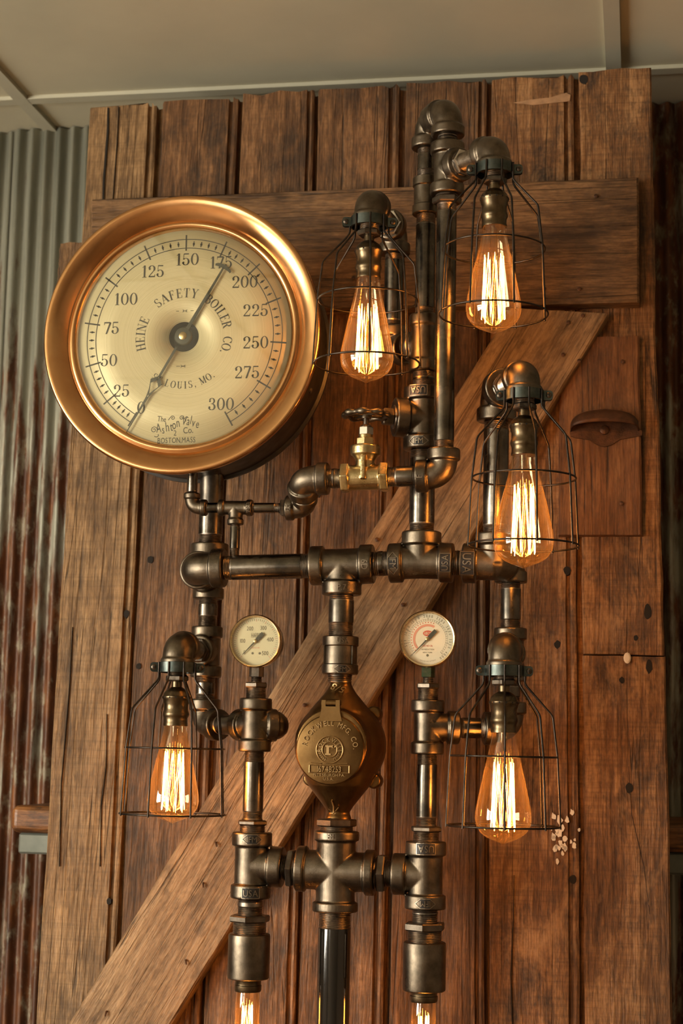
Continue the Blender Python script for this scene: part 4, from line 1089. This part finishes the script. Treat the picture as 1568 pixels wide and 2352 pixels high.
F1t = Vector((F1.x, F1.y, L1.z)); d1 = dirto(F1t, L1)
run(F1, .035, F1t, .035, .01335)
fitting('pipe_elbow', F1t, [DOWN, (d1, '34', .030)], '34', elbow=True)
# coupling, then the return bend over to the front column
FY = -.045
fx = at(1023, 700, FY).x
zc_t, zc_b = zr(962, 410), zr(962, 495)
coupling('pipe_coupling', (tee2.x, 0, zc_t), DOWN, .0188, zc_t - zc_b)
pipe((tee2.x, 0, zc_b + .008), (tee2.x, 0, t3.z + .030), .01335, .022, .018)
ez = at(1026, 256, FY).z; SZ['bend'] = (.01335, .0198, .0226, .0135, .0350)
eb, ef = Vector((tee2.x, 0, ez)), Vector((fx, FY, ez)); dbf = dirto(eb, ef); half = (ef - eb).length/2
BIG = SZ['34']
fitting('pipe_elbow', eb, [DOWN, (dbf, '34', half + .002)], '34', elbow=True); fitting('pipe_elbow', ef, [(DOWN, 'bend', .0350), (-dbf, 'bend', half + .002)], 'bend', elbow=True)
pipe((tee2.x, 0, ez - .026), (tee2.x, 0, zc_t - .008), .01335, .018, .018, name='nipple')
L2 = at(1136, 344, -.112)
ft = Vector((fx, FY, L2.z)); d2 = dirto(ft, L2)
f2 = fitting('pipe_tee', ft, [(Z, '34', .036), (DOWN, '34', .036), (d2, '34', .030)], '34', collar_scale=1.06)
pipe((fx, FY, ez - .026), (fx, FY, ft.z + .028), .01335, .012, .012, name='nipple')
bushing((fx, FY, ft.z - .0385), DOWN, .0195, .009, .0150, .008, .0134, .003, turn=.4)
fe = Vector((fx, FY, zr(1022, 1092, FY)))
pipe((fx, FY, ft.z - .047), (fx, FY, fe.z + .027), .01335, .012, .018)

# --- valve line
eu = at(694, 1101, FY); du_ = dirto(eu, fe)
felb = fitting('pipe_elbow', fe, [Z, (-du_, '34', .036)], '34', elbow=True)
cast_mark(felb, 'F', fe - du_*.029, -du_, .0215, .0075)
va = eu + du_*((at(838, 1098, FY).x - eu.x)/du_.x)
vl = empty('gate_valve', va, lamp); vl['label'] = 'brass gate valve with a scalloped handwheel'
mb = MB()
mb.lathe(va, du_, [(-.026, .0165), (.026, .0165)], 28)
for s in (-1, 1):
    o_ = va + du_*s*.020; mb.hexnut(o_ if s > 0 else o_ - du_*.0, du_*s, .0205, .0115, .0012)
mb.lathe(va, Z, [(0, .0125), (.022, .0125), (.028, .0165), (.030, .0195), (.040, .0200), (.042, .0190), (.0435, .012)], 28)
mb.box((va.x - .0030, va.y - .0215, va.z - .004), (va.x + .0030, va.y, va.z + .026))
o = mb.build('valve_body', 'valve_brass', vl, va, smooth=0); o.data.shade_smooth(); remesh(o, .0010, 3)
vput = lambda a, b, zz=0: Vector((va.x + a, va.y - .0216 - zz, va.z + b))
mb = MB(); flat_text(mb, '3', 0, .016, .0075, 'sans', .9, 0, 0, .1, .0010, vput); flat_text(mb, '4', 0, .006, .0075, 'sans', .9, 0, 0, .1, .0010, vput); mb.build('lettering', 'valve_brass', vl, va, smooth=30)
wz = zr(838, 953, FY); zb = va.z + .0435
mb = MB().hexnut(va + Z*.0425, Z, .0120, .010).lathe(va + Z*.052, Z, [(0, .009), (.004, .009)], 20)
mb.build('bonnet_nut', 'valve_brass', vl, va + Z*.045, smooth=25)
MB().hexnut(va + Z*.0555, Z, .0102, .0115, .0012, 0, .3).lathe(va + Z*.0668, Z, [(0, .0085), (.003, .0055)], 18).build('packing_nut', 'bright_steel', vl, va + Z*.06, smooth=25)
MB().lathe(va + Z*.066, Z, [(0, .0036), (wz - va.z - .066 + .004, .0036)], 16).build('stem', 'hex_steel', vl, va + Z*.07, smooth=40)
wc = Vector((va.x, va.y, wz)); mb = MB(); pts = []; rs = []
for i in range(64):
    a = 2*PI*i/64; rr_ = .0272 + .0012*math.cos(8*a); pts.append(wc + Vector((rr_*math.cos(a), rr_*math.sin(a), 0))); rs.append(.0040 + .0010*math.cos(8*a))
mb.tube(pts, rs, 10, closed=True)
for k in range(4):
    a = PI/4 + PI/2*k; mb.tube([wc + Vector((.004*math.cos(a), .004*math.sin(a), .001)), wc + Vector((.025*math.cos(a), .025*math.sin(a), 0))], [.0034, .0026], 8)
mb.lathe(wc - Z*.005, Z, [(0, .0068), (.008, .0075), (.011, .0055)], 20)
mb.build('handwheel', 'cast_iron', vl, wc, smooth=50)
pipe(eu + du_*.026, va - du_*.024, .01335, .016, .016, name='nipple'); pipe(va + du_*.024, fe - du_*.027, .01335, .018, .012, name='nipple')
elow = at(703, 1167, 0); el_l = at(440, 1166, 0); dlow = dirto(eu, elow)
fitting('pipe_elbow', eu, [du_, (dlow, '34', .027)], '34', elbow=True)
dsm = dirto(elow, el_l)
lo = fitting('pipe_elbow', elow, [(dsm, '12', .0275), (-dlow, '12', .0235)], '12', elbow=True, collar_scale=.98)
cast_mark(lo, 'IFM', elow + dsm*.022, dsm, .0170, .0060)
# thin line to the gauge
bushing(elow + dsm*.0275, dsm, .0120, .007, .0105, .005, .0069, .004)
small_t = elow + dsm*((elow.x - at(541, 1174, 0).x)/abs(dsm.x))
pipe(elow + dsm*.033, small_t - dsm*.016, .0069, .010, .010)
st = fitting('pipe_tee', small_t, [dsm, -dsm, DOWN], '14')
cast_mark(st, 'USA', small_t - dsm*.0195, -dsm, .0113, .0055); cast_mark(st, '1/4', small_t - Z*.0195, Z, .0113, .0045)
bz = bar_l + dbl*((small_t.x - bar_l.x)/dbl.x)
pipe(small_t - Z*.016, bz + Z*.0155, .0069, .010, .010)
se = fitting('pipe_elbow', el_l, [(-dsm, '14', .0215), (Z, '14', .020)], '14', elbow=True)
run(small_t, .0235, el_l, .0215, .0069, ta=.010, tb=.010, name='nipple')

# --- riser of the middle right lamp and the drop to the lower right lamp
L3 = at(1204, 861, -.10)
F3 = Vector((rf.x, 0, L3.z)); d3b = dirto(F3, L3)
fitting('pipe_elbow', F3, [(DOWN, '1', .040), (d3b, '1', .033)], '1', elbow=True)
run(rf, .040, F3, .040, .0167, ta=.020, tb=.020)
L5 = at(1158, 1491, -.085)
RT2 = Vector((rdn.x, RBK, L5.z)); d5 = dirto(RT2, L5)
fitting('pipe_tee', RT2, [Z, DOWN, (d5, '34', .033)], '34')
pipe(rdn - Z*.012, RT2 + Z*.026, .01335, .016, .020)
RE.x = rdn.x
dRE = dirto(rcol, RE)
fitting('pipe_elbow', RE, [Z, -dRE], '34', elbow=True)
pipe(RT2 - Z*.026, RE + Z*.026, .01335, .016, .016)
run(rcol, .041, RE, .035, .01335, ta=.014, tb=.014, name='nipple')

# --- the caged lamps
RING_B, RING_M = .2165, .132
def caged_light(c, feed, feed_len, chrome, turn, drop, label, bs=1.0):
    """c: middle of the lamp elbow; feed: middle of the fitting it screws in"""
    c = Vector(c); d = dirto(c, feed); dist = (Vector(feed) - c).length
    S = SZ['34']
    SZ['lamp'] = (.0134, .0202, .0224, .012, .027)
    fitting('lamp_elbow', c, [(DOWN, 'lamp', .0270), (d, 'lamp', .026)], 'lamp', elbow=True)
    p0 = c + d*.0255; g = dist - feed_len - .0255
    if chrome:
        bushing(c + d*(dist - feed_len - .0075), d, .0185, .0070, .0130, g - .006, .0165, .004, mat='bright_steel')
    else:
        bushing(c + d*(dist - feed_len - .0080), d, .0180, .0070, .0130, g - .006, .0165, .004)
    # hex bushing, stem, socket
    bushing(c - Z*.0375, DOWN, .0158, .0075, .0128, .012, .0070, .002, turn=turn)
    MB().lathe(c - Z*.044, DOWN, [(0, .0068), (.013, .0068)], 20).build('stem_nipple', 'socket_brass', lamp, c - Z*.045, smooth=40)
    q = c - Z*.0525
    so = MB().lathe(q, DOWN, [(0, .0068), (.001, .0090), (.004, .0132), (.008, .0165), (.0115, .0176), (.0125, .0186), (.0150, .0186), (.0162, .0176), (.020, .0172), (.0225, .0160), (.030, .0160), (.0335, .0172), (.036, .0174), (.0385, .0166), (.040, .0158), (.046, .0156), (.0485, .0163), (.0505, .0160), (.0505, .0135)], 40).build('lamp_socket', 'socket_brass', lamp, q, smooth=40)
    hm = MB()
    for k in range(14):
        a = 2*PI*k/14; nn = Vector((math.cos(a), math.sin(a), 0)); hm.lathe(q - Z*.0138 + nn*.0180, nn, [(0, .0011), (.0008, .0011)], 8)
    tag(hm.build('vent_holes', 'dark_hole', so, q, smooth=0), kind='stuff')
    # bulb
    b = c - Z*.1025; ln = drop - .1025
    prof = [(-.003, .0142), (0, .0148), (.06, .0153), (.2, .0188), (.4, .0243), (.58, .0292), (.70, .0322), (.78, .0331), (.85, .0315), (.905, .0270), (.945, .0205), (.97, .0140), (.985, .0085), (1.0, .0040), (1.012, .0008)]
    prof = [(prof[0][0], prof[0][1])] + [(t*ln, r*(1 + (bs-1)*min(1, t/.4))) for t, r in prof[1:]]
    bl = MB().lathe(b, DOWN, prof, 36).build('light_bulb', 'bulb_glass', lamp, b, smooth=60)
    MB().lathe(b + Z*.002, DOWN, [(0, .006), (ln*.18, .0045), (ln*.24, .0025), (ln*.84, .0012)], 14).build('glass_mount', 'bulb_glass', bl, b, smooth=60)
    filament(b, ln*.28, ln*.88, .0120, .0150, 9, bl)
    # cage
    cg = empty('bulb_cage', c - Z*.027, lamp); cg['label'] = label
    cz = c - Z*.0200
    MB().lathe(cz, DOWN, [(0, .0226), (.0005, .0246), (.0135, .0246), (.014, .0226), (.0005, .0226)], 40, False).build('clamp_ring', 'clamp_zinc', cg, cz, smooth=40)
    vd = (CAM - c); vd.z = 0; vd.normalize(); sd = Vector((-vd.y, vd.x, 0))
    for s in (-1, 1):
        e = cz - Z*.007 + sd*s*.0245
        for off in (.0028, -.0028):
            MB().prism([(-.001, -.0062), (.008, -.0062), (.0105, -.0045), (.0115, 0), (.0105, .0045), (.008, .0062), (-.001, .0062)], e + vd*off - vd*.0008, sd*s, Z, vd, .0016).build('clamp_ear', 'clamp_zinc', cg, e, smooth=30)
        p = e + sd*s*.0062 + vd*.0036
        sc_ = MB().lathe(p, vd, [(0, .0036), (.0012, .0036), (.0024, .0024), (.0027, .0006)], 16).lathe(p, -vd, [(-.001, .0016), (.010, .0016)], 10).build('screw', 'hex_steel', cg, p, smooth=40)
        sl = MB(); 
        for u, w in ((sd, Z), (Z, sd)): sl.prism([(-.0017, -.0004), (.0017, -.0004), (.0017, .0004), (-.0017, .0004)], p + vd*.0020, u, w, vd, .0007)
        sl.build('screw_slot', 'dark_hole', sc_, p, smooth=0)
    WR = .00135
    for k in range(8):
        a = 2*PI*k/8 + turn; nn = Vector((math.cos(a), math.sin(a), 0))
        P = lambda r, z: c + nn*r - Z*z
        pts = [P(.0255, .0205), P(.0255, .0400), P(.0262, .0430), P(.0285, .0465), P(.0570, .0785), P(.0592, .0815), P(.0603, .0850), P(.0645 + WR, RING_M), P(.0685 + WR, RING_B + .0025)]
        MB().tube(pts, WR, 8).build('wire', 'cage_wire', cg, c - Z*.1 + nn*.05, smooth=60)
    for r, z in ((.0645, RING_M), (.0685, RING_B)):
        MB().tube([c + Vector((r*math.cos(2*PI*i/56), r*math.sin(2*PI*i/56), -z)) for i in range(56)], .00125, 8, closed=True).build('wire_hoop', 'cage_wire', cg, c - Z*z, smooth=60)
caged_light(L1, F1t, .030, True, .20, .2400, 'cage beside the large gauge', 1.05)
caged_light(L2, ft, .030, True, .45, .2400, 'highest cage', 1.06)
caged_light(L3, F3, .033, False, .30, .2435, 'cage by the cup handle', 1.14)
caged_light(L4, LT2, .033, False, .60, .2270, 'cage below the large gauge', 1.02)
caged_light(L5, RT2, .033, False, .10, .2370, 'lowest cage on the far side', 1.05)

# --- the large pressure gauge
GF = -.032                       # depth of the bezel's outer lip
gc = at(414, 766, GF)
G = empty('pressure_gauge', gc, lamp); G['label'] = 'large round brass-rimmed pressure gauge with a silvered dial'
go = lambda yy: Vector((gc.x, yy, gc.z))
MB().lathe(go(.088), FRONT, [(0, .06), (0, .168), (.003, .1735), (.008, .1735), (.010, .1695), (.094, .1695), (.098, .1725), (.104, .1725), (.104, .158), (.090, .1425), (.004, .1425)], 96).build('case', 'case_black', G, go(.03), smooth=35)
for a in (-22, 158):
    n_ = Vector((math.cos(R(a)), 0, math.sin(R(a)))); p = Vector((gc.x, .03, gc.z)) + n_*.1690
    MB().lathe(p, n_, [(0, .0035), (.002, .0035), (.003, .002)], 12).build('case_screw', 'hex_steel', G, p, smooth=40)
RO = .1795
MB().lathe(go(GF), FRONT, [(-.012, RO-.006), (-.012, RO-.002), (-.004, RO), (.000, RO), (.0028, RO-.0010), (.0040, RO-.0030), (.0036, RO-.0065), (.0010, RO-.0130), (-.0030, RO-.0190), (-.0075, RO-.0240), (-.0115, RO-.0272), (-.0128, RO-.0285), (-.0122, RO-.0300), (-.0105, RO-.0318), (-.0102, RO-.0345), (-.0118, RO-.0370), (-.0150, RO-.0390), (-.0190, RO-.0402)], 128, False).build('bezel', 'bezel_brass', G, go(GF), smooth=60)
YD = GF + .0195; RD = .1395
dm = MB(); n = 128; vs = []
for r in (.0195, .05, .09, RD):
    for i in range(n): vs.append(Vector((gc.x + r*math.cos(2*PI*i/n), YD, gc.z + r*math.sin(2*PI*i/n))))
dm.add(vs, [(k*n+i, k*n+(i+1) % n, (k+1)*n+(i+1) % n, (k+1)*n+i) for k in range(3) for i in range(n)])
dl_ = dm.build('dial', 'dial_brushed', G, go(YD), smooth=30); md = dl_.modifiers.new('thickness', 'SOLIDIFY'); md.thickness = .0012; md.offset = -1 
MB().lathe(go(YD + .022), FRONT, [(0, .021), (.0215, .021), (.0215, .0192), (.002, .019)], 48).build('dial_well', 'case_black', G, go(YD+.01), smooth=30)
MB().lathe(go(GF + .0125), FRONT, [(0, RD + .0005), (.0015, RD + .0005)], 96).build('glass', 'gauge_glass', G, go(GF + .012), smooth=30)
gput = lambda a, b, zz=0: Vector((gc.x + a, YD - .0014 - zz, gc.z + b))
K = .1395/530
def g2(x, y): return ((x - 775)*K, (785 - y)*K)
num = MB()
for s, (u, v) in {'0': (575,1130), '25': (473,1045), '50': (405,893), '75': (410,733), '100': (478,590), '125': (608,455), '150': (779,400), '175': (948,420), '200': (1068,520), '225': (1125,662), '250': (1130,820), '275': (1092,965), '300': (970,1118)}.items():
    flat_text(num, s, *g2(u, v), 60*K, 'serif', 1.0, put=gput, gap=.08)
num.build('numerals', 'print_black', G, go(YD), smooth=0)
TA = [239, 220, 196, 171, 143, 115, 90.5, 67, 44, 21, -4.6, -31, -60]
tk = MB()
def gt(a, r0, r1, w):
    d = Vector((math.cos(R(a)), math.sin(R(a)), 0)); nn = Vector((-d.y, d.x, 0))*w/2
    tk.add([gput(*(d*r0 + nn)[:2]), gput(*(d*r0 - nn)[:2]), gput(*(d*r1 - nn)[:2]), gput(*(d*r1 + nn)[:2])], [(0,1,2,3)])
for i, a in enumerate(TA):
    gt(a, 428*K, 507*K, 7.5*K)
    if i < 12:
        for j in range(1, 5):
            b = a + (TA[i+1]-a)*j/5; gt(b, 449*K, 475*K, 5*K); gt(b, 457*K, 467*K, 10*K)
for r, w in ((485*K, 4*K), (441*K, 4*K)):
    m = 120; vs = []
    for i in range(m+1):
        a = R(239 - 299*i/m)
        for q in (r - w/2, r + w/2): vs.append(gput(q*math.cos(a), q*math.sin(a)))
    tk.add(vs, [(2*i, 2*i+1, 2*i+3, 2*i+2) for i in range(m)])
tk.build('scale_marks', 'print_black', G, go(YD), smooth=0)
tx = MB()
arc_text(tx, 'HEINE', 218*K, 197, 153, 46*K, 'serif', 1.0, put=gput, gap=.16); arc_text(tx, 'SAFETY', 218*K, 132, 73, 46*K, 'serif', 1.0, put=gput, gap=.16)
arc_text(tx, 'BOILER', 218*K, 61, 10, 46*K, 'serif', 1.0, put=gput, gap=.10); arc_text(tx, 'CO.', 218*K, -1, -23, 46*K, 'serif', 1.0, put=gput, gap=.12)
arc_text(tx, 'ST.', 238*K, 232.5, 247.5, 36*K, 'serif', .95, put=gput, inward=True, gap=.25)
arc_text(tx, 'LOUIS,', 238*K, 249.5, 286, 36*K, 'serif', .95, put=gput, inward=True, gap=.40)
arc_text(tx, 'MO.', 238*K, 292, 309, 36*K, 'serif', .95, put=gput, inward=True, gap=.40)
# maker's name with its scrolls
def gl(txt, x, y, h, sx=.62, rot=0.0, gap=.12): flat_text(tx, txt, *g2(x, y), h*K, 'sans', sx, put=gput, rot=R(rot), gap=gap)
gl('The', 680, 1187, 26, .75, -6); 
for ch, x, y, h in (('A', 665, 1230, 44), ('s', 688, 1238, 40), ('h', 708, 1225, 46), ('t', 728, 1224, 44), ('o', 741, 1215, 44), ('n', 760, 1205, 44)): gl(ch, x, y, h, .58, 8)
for ch, x, y, h in (('V', 792, 1196, 44), ('a', 812, 1198, 42), ('l', 825, 1193, 42), ('v', 838, 1205, 42), ('e', 858, 1213, 40)): gl(ch, x, y, h, .58, -10)
gl('Co.', 812, 1243, 30, .8, 3); gl('2', 748, 1256, 26, .8, 0); gl('BOSTON,MASS', 756, 1291, 26, .72, 1, .16)
def spiral(cx, cy, r, a0, turns, w=3.2, tail=None):
    n = 26; P = []
    for i in range(n+1):
        t = i/n; a = R(a0) + turns*2*PI*t; rr_ = r*(1 - .78*t); P.append(Vector((cx + rr_*math.cos(a), cy - rr_*math.sin(a), 0)))
    if tail: P.insert(0, Vector((*tail, 0)))
    vs = []
    for i, p in enumerate(P):
        d = (P[min(i+1, len(P)-1)] - P[max(i-1, 0)]).normalized(); nn = Vector((-d.y, d.x, 0))*w/2
        for q in (p+nn, p-nn): vs.append(gput(*g2(q.x, q.y)))
    tx.add(vs, [(2*i, 2*i+1, 2*i+3, 2*i+2) for i in range(len(P)-1)])
spiral(643, 1240, 17, 0, 1.4, tail=(665, 1240)); spiral(734, 1183, 11, 150, -1.3, tail=(712, 1193)); spiral(778, 1183, 11, 30, 1.3, tail=(790, 1190)); spiral(806, 1185, 12, 190, -.5, tail=(800, 1200)); spiral(660, 1262, 16, 210, .45)
for yy in (657, 930):
    w = 4.5
    for x0, x1 in ((732, 746), (804, 820)) if yy == 657 else ((742, 762), (770, 790)):
        tx.add([gput(*g2(x0, yy-1.2)), gput(*g2(x1, yy-1.2)), gput(*g2(x1, yy+1.2)), gput(*g2(x0, yy+1.2))], [(0,1,2,3)])
    for s in (-1, 1):
        for e in (-1, 0, 1):
            tx.add([gput(*g2(776 + s*2, yy - 1.5)), gput(*g2(776 + s*2, yy + 1.5)), gput(*g2(776 + s*w*2.6, yy + e*7 + 1)), gput(*g2(776 + s*w*2.6, yy + e*7 - 1))], [(0,1,2,3)])
tx.build('dial_lettering', 'print_black', G, go(YD), smooth=0)
# needle
nd = Vector((math.cos(R(240.5)), 0, math.sin(R(240.5)))); nv = Vector((-nd.z, 0, nd.x)); hub = go(YD - .0045)
nb = MB(); k = K
nb.prism([(60*k, 6*k), (230*k, 5*k), (230*k, -5*k), (60*k, -6*k)], hub, nd, nv, FRONT, .0012)
nb.prism([(338*k, 6*k), (535*k, 1.2*k), (535*k, -1.2*k), (338*k, -6*k)], hub, nd, nv, FRONT, .0012)
for s in (-1, 1):
    nb.prism([(228*k, 0), (262*k, s*34*k), (300*k, s*26*k), (345*k, s*2*k), (345*k, -s*3*k), (300*k, s*12*k), (268*k, s*20*k), (240*k, -s*2*k)] if False else [(226*k, s*4*k), (256*k, s*31*k), (272*k, s*22*k), (246*k, s*0*k)], hub, nd, nv, FRONT, .0012)
    nb.prism([(256*k, s*31*k), (272*k, s*22*k), (322*k, s*0*k), (345*k, s*5*k), (300*k, s*14*k)], hub, nd, nv, FRONT, .0012)
nb.prism([(-30*k, 9*k), (-385*k, 4*k), (-385*k, -4*k), (-30*k, -9*k)], hub, nd, nv, FRONT, .0012)
cr = []
for i in range(13):
    a = R(-75 + 150*i/12); cr.append((-378*k - 46*k*math.cos(a)*.45 + 0*k, 46*k*math.sin(a)))
for i in range(13):
    a = R(75 - 150*i/12); cr.append((-372*k - 46*k*math.cos(a)*.18, 46*k*math.sin(a)*.93))
nb.prism(cr, hub, nd, nv, FRONT, .0012)
nb.lathe(hub, FRONT, [(-.004, 44*k), (0, 44*k), (.0016, 40*k), (.0022, 24*k)], 40)
nb.build('needle', 'needle_black', G, hub, smooth=30)
MB().lathe(go(YD - .0062), FRONT, [(0, 20*k), (.001, 19*k), (.0018, 12*k), (.0020, 2*k)], 24).build('hub_cap', 'valve_brass', G, go(YD - .007), smooth=40)
G.scale = (1.075, 1.0, 1.075)
GR = .1695*1.075
# stems that carry the gauge
pipe(LRT + Z*.033, (LRT.x, LBK, gc.z - math.sqrt(max(GR**2 - (LRT.x-gc.x)**2, 0)) + .004), .0167, .022, .0, mat='black_pipe')
pipe(el_l + Z*.012, (el_l.x, 0, gc.z - math.sqrt(max(GR**2 - (el_l.x-gc.x)**2, 0)) + .003), .0069, .010, .004)
